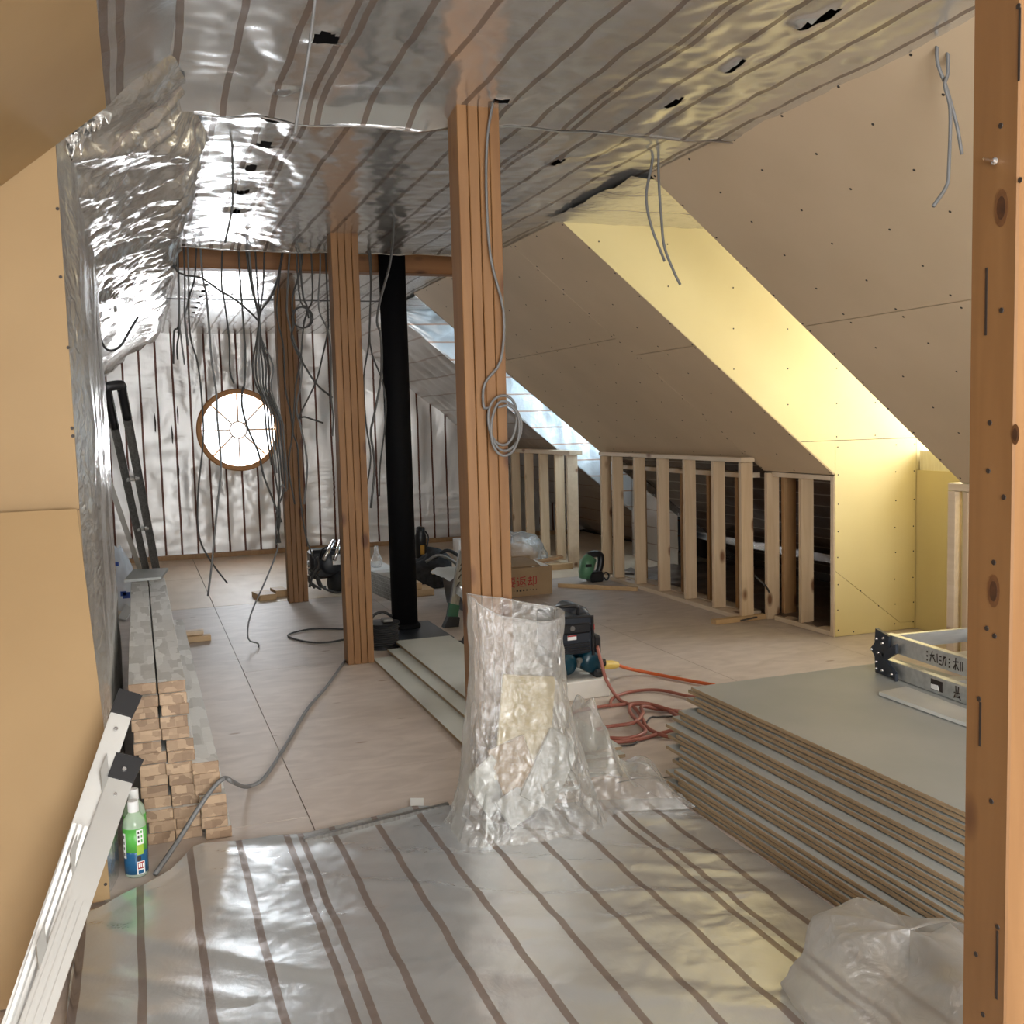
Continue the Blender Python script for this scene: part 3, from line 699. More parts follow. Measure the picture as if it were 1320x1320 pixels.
# ------------------------------------------------------------------ folded step ladder on the stack
L0 = atz(1133, 866, ZT); L1 = atz(1262, 914, ZT); ld = (L1 - L0).normalized()
sd = Vector((-ld.y, ld.x, 0));
if sd.x < 0: sd = -sd
lt = thing('step_ladder', (L0.x, L0.y, ZT), 'folded aluminium step ladder lying on the right plasterboard stack', 'ladder')
def rail(name, p, q, hgt, thk, m='alu'):
    """C-section rail: web with two flanges"""
    mb = MB(); d = (q - p).normalized(); s = sd
    mb.obox(p + Vector((0, 0, hgt / 2)), q + Vector((0, 0, hgt / 2)), s * .003, (0, 0, hgt))
    mb.obox(p + s * thk / 2 + Vector((0, 0, hgt)), q + s * thk / 2 + Vector((0, 0, hgt)), s * thk, (0, 0, .004))
    mb.obox(p + s * thk / 2 + Vector((0, 0, .002)), q + s * thk / 2 + Vector((0, 0, .002)), s * thk, (0, 0, .004))
    return mb.build(name, m, lt)
LL = 1.0; wdt = .42
lowa = L0 + ld * .04; rail('rail', lowa, lowa + ld * LL, .055, .025)
uz = Vector((0, 0, .092)); up0 = lowa + uz
rail('rail', up0, up0 + ld * LL, .058, .025)
fb = lowa + sd * wdt; rail('rail', fb, fb + ld * LL, .055, -.025)
rail('rail', fb + uz, fb + uz + ld * LL, .058, -.025)
MB().obox(up0 + Vector((0, 0, .03)) + ld * .01, fb + uz + Vector((0, 0, .03)) + ld * .01, ld * .02, (0, 0, .05)).build('end_bar', 'alu', lt)
for k, dz in ((.30, .04), (.62, .04), (.30, .125), (.64, .125)):
    a = lowa + ld * k + Vector((0, 0, dz)); MB().obox(a, a + sd * wdt, ld * .055, (0, 0, .018)).build('step', 'alu_white', lt)
# black hinge plates with rivets
hg = MB(); hz = L0 + sd * -.004
def hp(a, z): return hz + ld * a + Vector((0, 0, z))
hg.prism([hp(.0, .0), hp(.08, .0), hp(.075, .05), hp(.035, .075), hp(.075, .10), hp(.08, .15), hp(.0, .165), hp(-.005, .11), hp(-.03, .085), hp(-.005, .06)], sd * -.012)
hinge = hg.build('hinge', 'navy', lt)
MB().obox(hp(.06, .075) - sd * .014, hp(.13, .115) - sd * .014, sd * .012, Vector((0, 0, .035))).build('latch', 'navy', lt)
MB().obox(hp(.05, .06) - sd * .014, hp(.13, .01) - sd * .014, sd * .012, Vector((0, 0, .028))).build('latch', 'navy', lt)
for a, z in ((.02, .02), (.055, .02), (.02, .045), (-.012, .085), (.03, .08), (.02, .13), (.055, .12), (.06, .14), (.11, .018)):
    MB().lathe([(.0055, 0), (.004, .005)], hp(a, z) - sd * .02, -sd, 8).build('rivet', 'steel', hinge)
MB().cbox(tuple(fb + uz + ld * .10 + Vector((-.05, -.04, -.04))), tuple(fb + uz + ld * .10 + Vector((.06, .04, .02))), .012).build('hinge', 'navy', lt)
# black marker strokes on the upper rail (illegible hand lettering) and a label on the lower rail
mk = MB()
def mark(a, z, b, z2, base, wdth=.004):
    p = base + ld * a + Vector((0, 0, z)) - sd * .0025; q2 = base + ld * b + Vector((0, 0, z2)) - sd * .0025
    d = (q2 - p).normalized(); mk.obox(p, q2, sd * .001, d.cross(sd) * wdth)
for i, a in enumerate((.245, .268, .36)):
    pass
for z in (.014, .028, .042): mark(.232, z, .238, z, up0, .006)
for z in (.014, .028, .040): mark(.345, z, .351, z, up0, .006)
for a0, z0, a1, z1 in ((.262, .05, .25, .012), (.25, .034, .272, .038), (.262, .036, .278, .014), (.286, .046, .288, .014), (.296, .04, .308, .04), (.297, .026, .308, .026), (.296, .014, .310, .012), (.322, .046, .314, .012), (.318, .036, .330, .044), (.332, .04, .328, .014),
                       (.366, .036, .392, .04), (.379, .052, .377, .01), (.368, .014, .378, .03), (.38, .03, .394, .012), (.402, .044, .402, .012), (.412, .044, .412, .014)): mark(a0, z0, a1, z1, up0)
for a0, z0, a1, z1 in ((.38, .05, .382, .03), (.394, .05, .392, .03), (.372, .026, .402, .028), (.387, .03, .386, .016), (.376, .012, .398, .014), (.378, .02, .372, .008), (.396, .02, .404, .006)): mark(a0, z0, a1, z1, lowa)
mk.build('lettering', 'print_dark', lt)
mk = MB(); mark(.255, .028, .315, .028, lowa, .036); mk.build('sticker', 'print_dark', lt)
mk = MB(); p = lowa - sd * .0045
mk.prism([p + ld * .258 + Vector((0, 0, .012)), p + ld * .300 + Vector((0, 0, .012)), p + ld * .294 + Vector((0, 0, .03)), p + ld * .258 + Vector((0, 0, .028))], sd * .001); mk.build('sticker_print', 'label_white', lt)

# ================================================================== FLOOR FILM
edge = [(-.21, 2.90), (-.165, 2.925), (-.03, 3.05), (.02, 3.10), (.061, 3.182), (.09, 3.245), (.123, 3.262), (.215, 3.239), (.417, 3.216), (.62, 3.255), (.805, 3.293), (.926, 3.25), (1.2, 3.12), (1.42, 3.08), (1.66, 3.0)]
def far_edge(x):
    for (a, b), (c, d) in zip(edge, edge[1:]):
        if a <= x <= c: return b + (d - b) * (x - a) / (c - a)
    return edge[-1][1]
def floor_film(u, v):
    x = -.215 + 1.87 * u
    y1 = far_edge(x); y = -.2 + (y1 + .2) * v
    w_ = max(0, (x - .0)) * max(0, 1.25 - x)
    k = (x * .55 + y * .84)                                      # folds run across the sheet
    d = .010 * max(0, nz(k * 6.5, (x - y) * .9, 4)) + .007 * max(0, ridge(k * 4.5 + .6 * nz(x * 2, y * 2), (x - y) * .5, 6) - .3) * (1.2 if y > 2.3 else .5)
    d += .002 * ridge(x * 14 + 3 * nz(x * 3, y * 3), y * 22, 2) * (.6 + .4 * nz(x * 4, y * 4))
    lip = .006 * max(0, 1 - (1 - v) * 60)
    return (x + .012 * nz(y * 3, 5), y, .005 + max(0, d) + lip)
ff = MB().grid(floor_film, 150, 280)
solid('foil_film', 'film_floor', (.7, 1.5, 0), ff, 'striped silver vapour film spread over the floor in the foreground', 'film', smooth=True)
solid('tape_tab', 'label_white', atz(537, 1034), MB().prism([atz(529, 1040, .004), atz(546, 1040, .004), atz(546, 1029, .004), atz(529, 1029, .004)], (0, 0, .001)), 'small white paper tab on the far hem of the floor film', 'tab')
solid('metal_strip', 'alu_dark', atz(460, 1060), MB().obox(atz(392, 1083, .012), atz(578, 1037, .012), (0, .018, 0), (0, 0, .012)), 'thin grey strip along the far hem of the floor film', 'strip')

# ================================================================== FLOOR BOARDS (white strips)
def strip_board(x0, x1, y0, y1, z0, label):
    mb = MB().box((x0, y0, z0), (x1, y1, z0 + .0125)); mb.mi = [0 if len({round(mb.v[i].z, 4) for i in f}) == 1 else 1 for f in mb.f]
    return solid('plasterboard', ['foam_grey', 'drywall_edge'], ((x0 + x1) / 2, (y0 + y1) / 2, z0), mb, label, 'plasterboard')
M['foam_grey'] = noisy('pale_board_face', (.50, .52, .48), (.57, .58, .54), ns=3, rough=.5)
strip_board(1.172, 1.67, 3.30, 5.55, .001, 'lowest pale board lying on the floor behind the rubbish bag')
strip_board(1.285, 1.69, 3.45, 5.68, .0145, 'second pale board on the floor pile behind the rubbish bag')
strip_board(1.365, 1.70, 3.5, 5.82, .028, 'upper pale board on the floor pile behind the rubbish bag')

# ================================================================== LEFT FOREGROUND: leaning sheet, ladder, bottles
def LP(px, py):
    r = ray(px, py); n_ = Vector((0, 1.098, -.44)); p_ = Vector((0, 2.5, .002)); return EYE + r * ((p_ - EYE).dot(n_) / r.dot(n_))
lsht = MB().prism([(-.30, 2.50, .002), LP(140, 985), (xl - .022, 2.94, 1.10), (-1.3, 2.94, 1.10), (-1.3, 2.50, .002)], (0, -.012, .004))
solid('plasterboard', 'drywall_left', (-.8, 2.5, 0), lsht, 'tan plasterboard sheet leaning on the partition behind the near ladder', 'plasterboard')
tl = thing('step_ladder', (-.27, 2.2, 0), 'aluminium step ladder propped at the lower left with black feet upward', 'ladder')
ldv = (at(157, 1000, 2.54) - at(20, 1390, 2.10)).normalized()
wv = Vector((1, -.1, -.45)); wv = (wv - ldv * wv.dot(ldv)).normalized(); hv = ldv.cross(wv).normalized()
A1 = at(157, 1000, 2.54); A0 = at(20, 1390, 2.10); A0.z = max(A0.z, .012)
B1 = at(158, 916, 2.63); B0 = at(8, 1352, 2.22); B0.z = max(B0.z, .012)
def leg_rail(p, q, wd, th, feet):
    mb = MB(); mb.obox(p, q, wv * wd, hv * .004)
    for s in (-1, 1): mb.obox(p + wv * s * wd / 2 + hv * th / 2 * feet, q + wv * s * wd / 2 + hv * th / 2 * feet, wv * .004, hv * th)
    for s in (-.28, 0, .28): mb.obox(p + wv * wd * s - hv * .003 * feet, q - ldv * .3 + wv * wd * s - hv * .003 * feet, wv * .008, hv * .003)
    return mb.build('rail', 'alu_white', tl)
fs_ = 1 if (hv.y > 0) else -1
ra = leg_rail(A0, A1, .054, .028, fs_); rb = leg_rail(B0, B1, .046, .028, fs_)
for e, wd, par in ((A1, .06, ra), (B1, .052, rb)):
    mb = MB(); p = e - ldv * .012; q2 = e + ldv * .05
    ho = hv * fs_
    mb.prism([p - wv * wd / 2 - ho * .008, p + wv * wd / 2 - ho * .008, q2 + wv * (wd / 2 + .006) - ho * .008, q2 - wv * wd / 2 - ho * .008], ho * .045)
    for k in range(6): mb.obox(q2 + wv * wd * (k / 6 - .42) - ho * .006, q2 + wv * wd * (k / 6 - .42) + ho * .034, wv * .008, ldv * .006)
    mb.build('foot', 'rubber', tl)
MB().lathe([(.007, 0), (.005, .005)], A1 + ldv * .012 - hv * .009 * fs_, -hv * fs_, 10).build('rivet', 'steel', tl)
MB().lathe([(.005, 0), (.004, .004)], A1 - ldv * .05 - hv * .003 * fs_, -hv * fs_, 10).build('rivet', 'steel', tl)
MB().lathe([(.006, 0), (.005, .004)], B1 - ldv * .05 + hv * .004, -hv * fs_, 10).build('rivet', 'steel', tl)
for k in (.08, .28, .48):
    a = A1 - ldv * k + hv * .03 * fs_; b = B1 - ldv * (k + .06) + hv * .006 * fs_
    MB().obox(a, b, ldv * .045, hv * .012).build('step', 'alu_white', tl)
def bottle(p, label, s=1.0, detail=True):
    t = thing('drink_bottle', p, label, 'bottle', 'tea bottles')
    MB().lathe([(.028 * s, .0), (.033 * s, .006), (.033 * s, .04), (.0315 * s, .07), (.033 * s, .1), (.033 * s, .152), (.028 * s, .172), (.014 * s, .192), (.0135 * s, .2)], p, (0, 0, 1), 24).build('body', 'bottle', t, True)
    MB().lathe([(.0155 * s, .192), (.0155 * s, .222), (.0145 * s, .224)], p, (0, 0, 1), 20).build('cap', 'white', t)
    MB().lathe([(.0336 * s, .078), (.0336 * s, .148)], p, (0, 0, 1), 24).build('label_upper', 'green', t, True)
    MB().lathe([(.0335 * s, .012), (.0336 * s, .045), (.0325 * s, .07), (.0336 * s, .085)], p, (0, 0, 1), 24).build('label_lower', 'blue', t, True)
    def patch(name, a0, a1, z0, z1, m, r=.0342):
        # angle measured from the direction of the room's near end
        mb = MB(); mb.grid(lambda u, v: (p.x + r * s * math.sin(a0 + (a1 - a0) * u), p.y - r * s * math.cos(a0 + (a1 - a0) * u), p.z + z0 + (z1 - z0) * v), 5, 1); return mb.build(name, m, t, True)
    if detail:
        patch('label_panel', -1.25, -.85, .06, .135, 'label_white'); patch('label_panel', .15, .75, .10, .145, 'label_white')
        patch('label_panel', .1, .7, .07, .1, 'lime'); patch('label_panel', .05, .75, .012, .05, 'label_white')
        patch('label_panel', .12, .68, .028, .048, 'print_red', .0346)
        for k in range(4):
            patch('lettering', -1.13, -.98, .068 + .017 * k, .077 + .017 * k, 'print_dark', .0346)
        for k in range(3):
            patch('lettering', .24, .38, .107 + .013 * k, .114 + .013 * k, 'print_dark', .0346); patch('lettering', .5, .64, .107 + .013 * k, .115 + .013 * k, 'green', .0346)
        patch('lettering', .1, .42, .052, .066, 'print_dark', .0346); patch('lettering', .15, .6, .014, .024, 'blue', .0346)
        for k in range(3): patch('lettering', .18 + .17 * k, .28 + .17 * k, .032, .044, 'label_white', .0349)
    return t
bottle(Vector((-.068, 3.14, 0)), 'green-labelled tea bottle in front, beside the ladder and lumber')
bottle(Vector((-.068, 3.245, 0)), 'second tea bottle standing behind the front green bottle', detail=False)

# ================================================================== RUBBISH BAG
bc = Vector((1.12, 3.06, 0))
def bagfn(u, v):
    a = 2 * PI * u; c, s = math.cos(a), math.sin(a)
    e = .62
    px_ = math.copysign(abs(c) ** e, c); py_ = math.copysign(abs(s) ** e, s)
    hb = 1 - v
    wx = .158 + .008 * math.sin(v * 6) + .062 * hb ** 4; wy = .07 + .03 * hb + .05 * hb ** 3
    rim = .735 + (.025 * (-px_) if px_ < 0 else -.05 * px_) - (.055 if s < 0 else .012) * (1 - abs(px_) ** 3)
    z = rim * v
    cr = .013 * ridge(a * 2.2 + v * 2, v * 3.5, 1) + .016 * ridge(a * 3.3 - v * 3, v * 2.2, 5) * hb + .010 * nz(a * 6, v * 12, 3) + .004 * ridge(a * 9, v * 22, 9) + .012 * ridge(a * 1.5 - v * 4, v * 1.3, 7)
    k = 1 + (cr - .008) / .12 * (.3 + .42 * hb ** 2)
    cx_ = bc.x + .012 * hb - .006
    yy = bc.y + wy * py_ * k - .03 * hb ** 2
    return (cx_ + wx * px_ * k, min(yy, 3.178), .003 + z if v > 0 else .003)
bag = thing('rubbish_bag', (bc.x, bc.y, 0), 'tall open clear plastic rubbish bag in front of the central post', 'bag')
MB().grid(bagfn, 150, 110).build('film', 'bag', bag, True)
rimp = [Vector(bagfn(k / 90, 1)) for k in range(91)]
MB().tube(rimp, .0022, 5, False).build('rim', 'bag_scrap', bag, True)
def offcut(c, sx, sz, rot, m, label, t=.012):
    R_ = Matrix.Rotation(rot[2], 3, 'Z') @ Matrix.Rotation(rot[0], 3, 'X') @ Matrix.Rotation(rot[1], 3, 'Y')
    mb = MB(); mb.cbox((-sx / 2, -t / 2, -sz / 2), (sx / 2, t / 2, sz / 2), .002)
    mb.v = [R_ @ q for q in mb.v]
    zmin = min(q.z for q in mb.v); c = Vector(c); c.z = max(c.z, .008 - zmin)
    mb.v = [q + c for q in mb.v]
    return solid('board_offcut', m, (c.x, c.y, c.z + zmin), mb, label, 'board')
offcut((1.15, 3.09, .30), .19, .34, (-.10, .16, .05), 'offcut', 'large yellow plasterboard offcut standing inside the rubbish bag')
offcut((1.10, 3.055, .17), .13, .2, (-.15, -.3, -.1), 'drywall_edge', 'brown board offcut tilted left inside the rubbish bag')
offcut((1.22, 3.05, .16), .13, .24, (-.15, .6, .1), 'drywall_grey', 'grey board offcut leaning right inside the rubbish bag')
offcut((1.12, 3.03, .08), .2, .1, (-.5, -.32, .25), 'drywall_grey', 'low grey offcut slanting at the front bottom of the rubbish bag')
offcut((1.02, 3.08, .12), .12, .2, (.2, -.6, .3), 'foam_grey', 'pale offcut at the left bottom inside the rubbish bag')
offcut((1.2, 3.1, .06), .26, .1, (1.2, 0, .1), 'drywall_grey', 'grey offcut lying flat at the bottom of the rubbish bag')
# loose plastic to its right
def scrapfn(u, v):
    x = 1.34 + .34 * u; y = 2.93 + (.50 - .22 * u) * v + .03 * math.sin(u * 5)
    hgt = (.30 * math.exp(-((u - .2) / .24) ** 2) + .08 * math.exp(-((u - .72) / .14) ** 2)) * (math.sin(PI * min(1, v * 1.05)) ** .7)
    d = .06 * ridge(u * 2.5, v * 2, 3) + .025 * ridge(u * 7, v * 5, 1)
    e = min(1, 8 * min(u, 1 - u, v, 1 - v) + .02)
    return (x + .02 * nz(u * 4, v * 4), y, max(.012, .012 + hgt * (.8 + 6 * d * .5) + d * e * .6))
solid('plastic_scrap', 'bag_scrap', (1.5, 3.1, 0), MB().grid(scrapfn, 70, 60), 'crumpled clear plastic sheet on the floor right of the rubbish bag', 'plastic', smooth=True)
# thin rods and crumbs by the scrap
for (a, b), lb in zip((((792, 1003), (815, 999)), ((795, 1009), (832, 1001)), ((843, 1003), (868, 1001))), ('short wire pin lying left on the floor by the plastic scrap', 'longer wire pin lying on the floor by the plastic scrap', 'wire pin lying beside the right plasterboard stack')):
    solid('wire_pin', 'cable_dark', atz(*a), MB().tube([atz(*a, .004), atz(*b, .004)], .0022, 5), lb, 'pin')
# milky bag bottom right
def brfn(u, v):
    x = 1.22 + .40 * u; y = 1.42 + .62 * v
    b = math.sin(PI * u) ** .7 * math.sin(PI * v) ** .6
    d = .05 * ridge(u * 2.2 + v, v * 2, 2) + .025 * ridge(u * 5, v * 4, 6) + .006 * nz(u * 18, v * 18)
    return (x - .10 * (1 - v) * (1 - u), y, .012 + b * (.19 + d))
solid('plastic_bag', 'bag_white2', (1.45, 1.7, 0), MB().grid(brfn, 80, 80), 'puffed milky plastic bag at the lower right by the near post', 'bag', smooth=True) if False else None

# ================================================================== CABLES
def cable(pts, r=.0055, m='cable', label=None, group=None, n=6, k=5, name='cable'):
    mb = MB().tube(smooth_path(pts, k), r, n)
    return solid(name, m, pts[0], mb, label, 'cable', group, smooth=True)
def c6(*uv): return [(180 + a / 5.5, 300 + b / 5.5) for a, b in uv]
def c5(*uv): return [(330 + a / 5.075, 300 + b / 5.075) for a, b in uv]
def c3(ox, oy, *uv): return [(ox + a / 3, oy + b / 3) for a, b in uv]
HANG = [
 (6.15, c6((430, 30), (440, 250), (470, 420), (490, 640), (510, 900), (545, 1150)) + [(280, 540), (285, 600), (280, 653), (273, 727), (268, 768)]),
 (6.17, c6((432, 35), (395, 270), (350, 470), (360, 740), (410, 920)) + [(260, 513), (262, 567), (255, 640), (257, 693), (273, 725), (293, 752)]),
 (6.12, c6((635, 90), (580, 300), (600, 480), (635, 760), (640, 980), (668, 1070))),
 (6.14, c6((705, 90), (710, 300), (730, 560), (750, 900), (740, 1100)) + [(313, 500), (312, 523), (320, 553), (333, 583), (340, 613), (353, 647), (363, 673)]),
 (6.20, c6((345, 60), (345, 250), (345, 480), (320, 600), (345, 800))), (6.21, c6((318, 120), (320, 330), (318, 590), (340, 795))),
 (6.30, c6((275, 60), (280, 580), (245, 700), (240, 930))), (6.31, c6((275, 65), (282, 585), (265, 800), (270, 900))), (6.29, c6((276, 70), (281, 580), (290, 720), (318, 935))),
 (6.16, c6((230, 90), (232, 220), (440, 320), (570, 410), (700, 490), (830, 610), (850, 660))),
]
BUN = [(848, 640)]
for i, (x, y) in enumerate(((720, 100), (730, 105), (755, 110), (815, 90), (905, 60), (1085, 110), (1100, 150))):
    o_ = i * 4 - 12
    low = [(800 + 24 * i, 940 + 20 * (i % 2)), (825 + 18 * i, 1080 + 6 * i)]
    pth = c6((x, y), (x * .55 + 848 * .45, 300 + 20 * (i % 3)), (848 + o_, 560), (848 + o_ * .5, 650), (848 + o_ * 1.5, 760), *low)
    pth += [(340 + i * 4, 520 + 4 * i), (344 + i * 3.6, 560), (350 + i * 3.4, 600 + 5 * i)]
    if i == 6: pth += [(362, 627), (355, 693), (358, 707), (343, 747), (323, 793), (320, 823), (333, 830), (330, 840), (315, 842)]
    elif i % 2: pth += [(362 - i, 660), (356 + i, 700)]
    HANG.append((6.1 + .02 * i, pth))
HANG += [
 (6.05, c5((265, 120), (280, 380), (330, 490), (345, 560))), (6.04, c5((285, 120), (300, 350), (335, 490), (310, 600))), (6.06, c5((355, 100), (370, 370), (340, 500), (310, 620), (290, 850), (260, 1000), (240, 1310)) + [(372, 600), (380, 650)]),
 (6.0, c5((420, 140), (420, 240), (410, 490), (470, 640), (490, 800), (490, 1050), (505, 1200), (500, 1330))),
 (6.1, c5((340, 130), (300, 180), (240, 420), (245, 600), (240, 720), (380, 970), (500, 1080))),
 (6.08, c5((455, 150), (470, 500), (470, 640), (430, 830), (390, 980), (285, 1200), (320, 1205), (440, 1245))),
 (6.35, c5((240, 120), (145, 370), (140, 560), (180, 750), (190, 1000), (230, 1200), (245, 1320)) + [(384, 580), (387, 640), (394, 690), (404, 720)]),
 (6.36, c5((262, 130), (205, 400), (210, 560), (260, 740), (300, 830), (290, 1000), (265, 1150), (300, 1300)) + [(396, 600), (392, 650)]),
 (5.95, c5((730, 50), (750, 300), (740, 700), (705, 950), (720, 1250)) + [(478, 590), (470, 640), (464, 670)]),
 (5.97, c5((745, 60), (755, 300), (745, 720), (820, 950), (850, 1100), (840, 1300)) + [(490, 600), (489, 640)]),
 (5.0, [(508, 243), (507, 300), (502, 343), (490, 387), (486, 415), (491, 435), (491, 487), (482, 536), (478, 560), (483, 600), (478, 655)]),
]
NAMES = ['long dark cable crossing the left part of the round window', 'long dark cable passing left of the round window, its tip bent right', 'short cable ending just above the top of the round window', 'cable crossing the middle of the round window and slanting right',
 'kinked cable hanging at the far left below the beam', 'short cable close beside the kinked one at the far left', 'left strand of the short three-strand cable at the far left', 'middle strand of the short three-strand cable at the far left', 'right strand of the short three-strand cable at the far left', 'slanting cable running from the left end of the beam to the tied bundle'] \
 + ['cable in the tied bundle hanging left of the farthest post'] * 6 + ['longest cable of the tied bundle, curling onto the floor at its end', 'left of two short cables running into the small coil', 'right of two short cables running into the small coil', 'long cable running from the small coil down beside the farthest post',
 'wavy cable hanging close to the left edge of the middle post', 'cable slanting right from the farthest post to the middle post', 'cable slanting left, then hooking right with a blunt bent end', 'grey cable running down the front of the farthest post to the saw', 'second grey cable over the farthest post, ending low on its right side',
 'left cable hanging between the middle post and the black pipe', 'right cable between the middle post and pipe, nearer the pipe', 'grey cable crossing the front of the black pipe']
for i, (Y, p) in enumerate(HANG):
    q = [at(a, b, Y + .02 * math.sin(j * 1.3 + i)) for j, (a, b) in enumerate(p)]
    q[0] = Vector((q[0].x, q[0].y, 2.722)) if Y > 6.02 else q[0]
    cable(q, .0052 if i % 3 else .0062, 'cable_dark' if i % 4 else 'cable', NAMES[i], 'cables of the tied bundle' if 10 <= i < 16 else 'cables hanging below the beam', 5, 4)
loop = [Vector((at(390, 409, 6.03).x + .055 * math.cos(t * .7) * (1 + .1 * math.sin(t * .23)), 6.03 + .004 * t * .2, at(390, 409, 6.03).z + .06 * math.sin(t * .7))) for t in range(24)]
cable(loop, .005, 'cable_dark', 'small coil of cable tied up between the far and middle posts', None, 5, 3)
cable([at(313, 147, 3.9), at(300, 180, 3.9), at(300, 260, 3.92), at(290, 313, 3.95)], .0045, 'cable_dark', 'dark cable hanging from the foil ceiling above the round window')
cable([atz(407, -8, 2.31), at(397, 73, 2.55), at(385, 140, 2.56), at(380, 173, 2.56)], .004, 'cable', 'grey cable end hanging from the near left of the foil ceiling')
Yc = 2.32
g1 = [(1211, -20), (1210, 33), (1208, 77), (1220, 113), (1233, 160), (1240, 199)]; g2 = [(1216, -20), (1220, 30), (1222, 90), (1218, 110), (1225, 143), (1223, 217), (1220, 240), (1203, 266)]
cable([at(a, b, Yc) for a, b in g1], .0055, 'cable', 'shorter grey cable of the pair hanging beside the near right post')
cable([at(a, b, Yc - .014) for a, b in g2], .0055, 'cable', 'longer grey cable with bent end hanging beside the near right post')
Yc = 3.7
cable([at(a, b, Yc) for a, b in ((846, 170), (840, 213), (833, 253), (840, 293), (857, 337))], .0055, 'cable', 'left grey cable of the pair hanging at the dormer corner')
cable([at(a, b, Yc - .015) for a, b in ((849, 172), (849, 227), (853, 287), (857, 320), (870, 353), (877, 367))], .0055, 'cable', 'right grey cable of the pair hanging at the dormer corner')
# cable with coil on the central post
c2 = lambda a, b: at(610 + a / 2.69, 130 + b / 2.69, 3.166)
q = [c2(70, -2), c2(50, 120), c2(45, 300), c2(60, 540), c2(105, 730), c2(95, 900), c2(40, 980), c2(36, 1060)]
cc = c2(102, 1100)
for t in range(30):
    a = PI * .9 + t * .62
    q.append(Vector((cc.x + (.052 + .006 * math.sin(t * .9)) * math.cos(a) + .004 * math.sin(t), 3.158 - .0006 * t, cc.z + (.085 + .01 * math.cos(t * .55)) * math.sin(a) - .004 * t * .3)))
pc = cable(q, .0045, 'cable', 'grey cable running down the central post into a hanging coil', None, 6, 4)
MB().tube([c2(30, 1075) , c2(90, 1085), c2(130, 1078)], .006, 6).build('tie', 'black', pc); pc.children[0].location = -Vector(pc.location)
# floor cables
cable([atz(446, 850, .008), atz(421, 885, .008), atz(397, 913, .008), atz(367, 963, .008), atz(340, 1003, .008), atz(318, 1014, .02), at(300, 1008, 3.30), at(290, 1003, 3.285), at(277, 1013, 3.27), at(257, 1040, 3.25), at(230, 1083, 3.22), atz(200, 1127, .008)], .0075, 'cable', 'grey cable snaking over the plywood from the middle post to the lumber')
cable([atz(a, b, .007) for a, b in ((450, 811), (443, 811), (400, 811), (371, 819), (394, 827), (421, 828), (446, 824))], .006, 'cable_dark', 'dark cable loop on the floor left of the middle post')
cable([atz(a, b, .007) for a, b in ((505, 836), (522, 830), (545, 829), (600, 827))], .008, 'cable_dark', 'thick dark cable on the floor in front of the pipe base')
cable([atz(a, b, .02) for a, b in ((955, 800), (968, 797), (985, 792), (995, 783))] + [at(990, 760, 5.5), at(973, 742, 5.52)], .006, 'cable_dark', 'grey cable drooping from the stud frame corner to the floor')
cable([at(a, b, 6.2) for a, b in ((127, 425), (133, 445), (143, 452), (156, 445), (168, 425), (178, 408))], .007, 'black', 'thick black cable loop hanging at the upper left by the slope')

# ================================================================== COMPRESSOR, HOSES
fb_ = solid('foam_slab', 'foam', (1.8, 4.5, 0), MB().cbox((1.60, 4.31, 0), (2.035, 4.75, .088), .004), 'white slab on the floor carrying the compressor', 'slab')
cp = thing('air_compressor', (1.77, 4.47, .088), 'black and teal air compressor standing on a white slab', 'compressor')
z0 = .088; Yf = 4.36
X0, X1 = at(716, 850, Yf).x, at(776, 850, Yf).x
for i, xx in enumerate((X0 + .055, X1 - .052)):
    MB().lathe([(.02, 0), (.05, .006), (.056, .03), (.056, .27), (.05, .294), (.02, .3)], (xx, Yf - .015, z0 + .075), (0, 1, 0), 20).build('tank', 'teal', cp, True)
MB().cbox((X0 + .015, Yf + .0, z0 + .115), (X1 - .04, Yf + .28, z0 + .30), .012).build('body', 'navy', cp)
MB().cbox((X0 + .02, Yf - .008, z0 + .215), (X1 - .055, Yf + .01, z0 + .265), .008).build('control_panel', 'black', cp)
MB().lathe([(.012, 0), (.012, .006)], (X0 + .085, Yf - .009, z0 + .245), (0, -1, 0), 12).build('gauge', 'alu_dark', cp)
MB().box((X0 + .06, Yf - .011, z0 + .19), (X0 + .105, Yf - .006, z0 + .212), ).build('rating_label', 'label_white', cp)
MB().box((X0 + .06, Yf - .0115, z0 + .206), (X0 + .105, Yf - .0105, z0 + .212)).build('label_stripe', 'print_red', cp)
for k in range(5): MB().box((X0 + .03, Yf - .008, z0 + .122 + .011 * k), (X1 - .065, Yf - .0, z0 + .127 + .011 * k)).build('louvre', 'black', cp)
MB().lathe([(.045, 0), (.056, .02), (.056, .2), (.04, .215)], (X1 - .075, Yf + .07, z0 + .275), (0, 1, 0), 20).build('motor_cover', 'navy', cp, True)
hd = [(X0 + .005, Yf + .03, z0 + .30), (X0 + .01, Yf + .02, z0 + .335), (X0 + .03, Yf + .02, z0 + .345), (X0 + .115, Yf + .02, z0 + .345), (X0 + .13, Yf + .02, z0 + .335), (X0 + .132, Yf + .03, z0 + .30)]
MB().tube(smooth_path(hd, 3), .009, 8).build('handle', 'black', cp, True)
MB().cbox((X1 - .05, Yf - .004, z0 + .225), (X1 - .035, Yf + .03, z0 + .255), .004).build('switch', 'red', cp)
MB().cbox((X1 - .045, Yf - .01, z0 + .10), (X1 - .005, Yf + .08, z0 + .2), .01).build('outlet_block', 'black', cp)
MB().cbox((X1 - .05, Yf - .03, z0), (X1 - .0, Yf + .06, z0 + .04), .012).build('foot', 'rubber', cp)
MB().cbox((X0 + .0, Yf - .03, z0), (X0 + .05, Yf + .06, z0 + .04), .012).build('foot', 'rubber', cp)
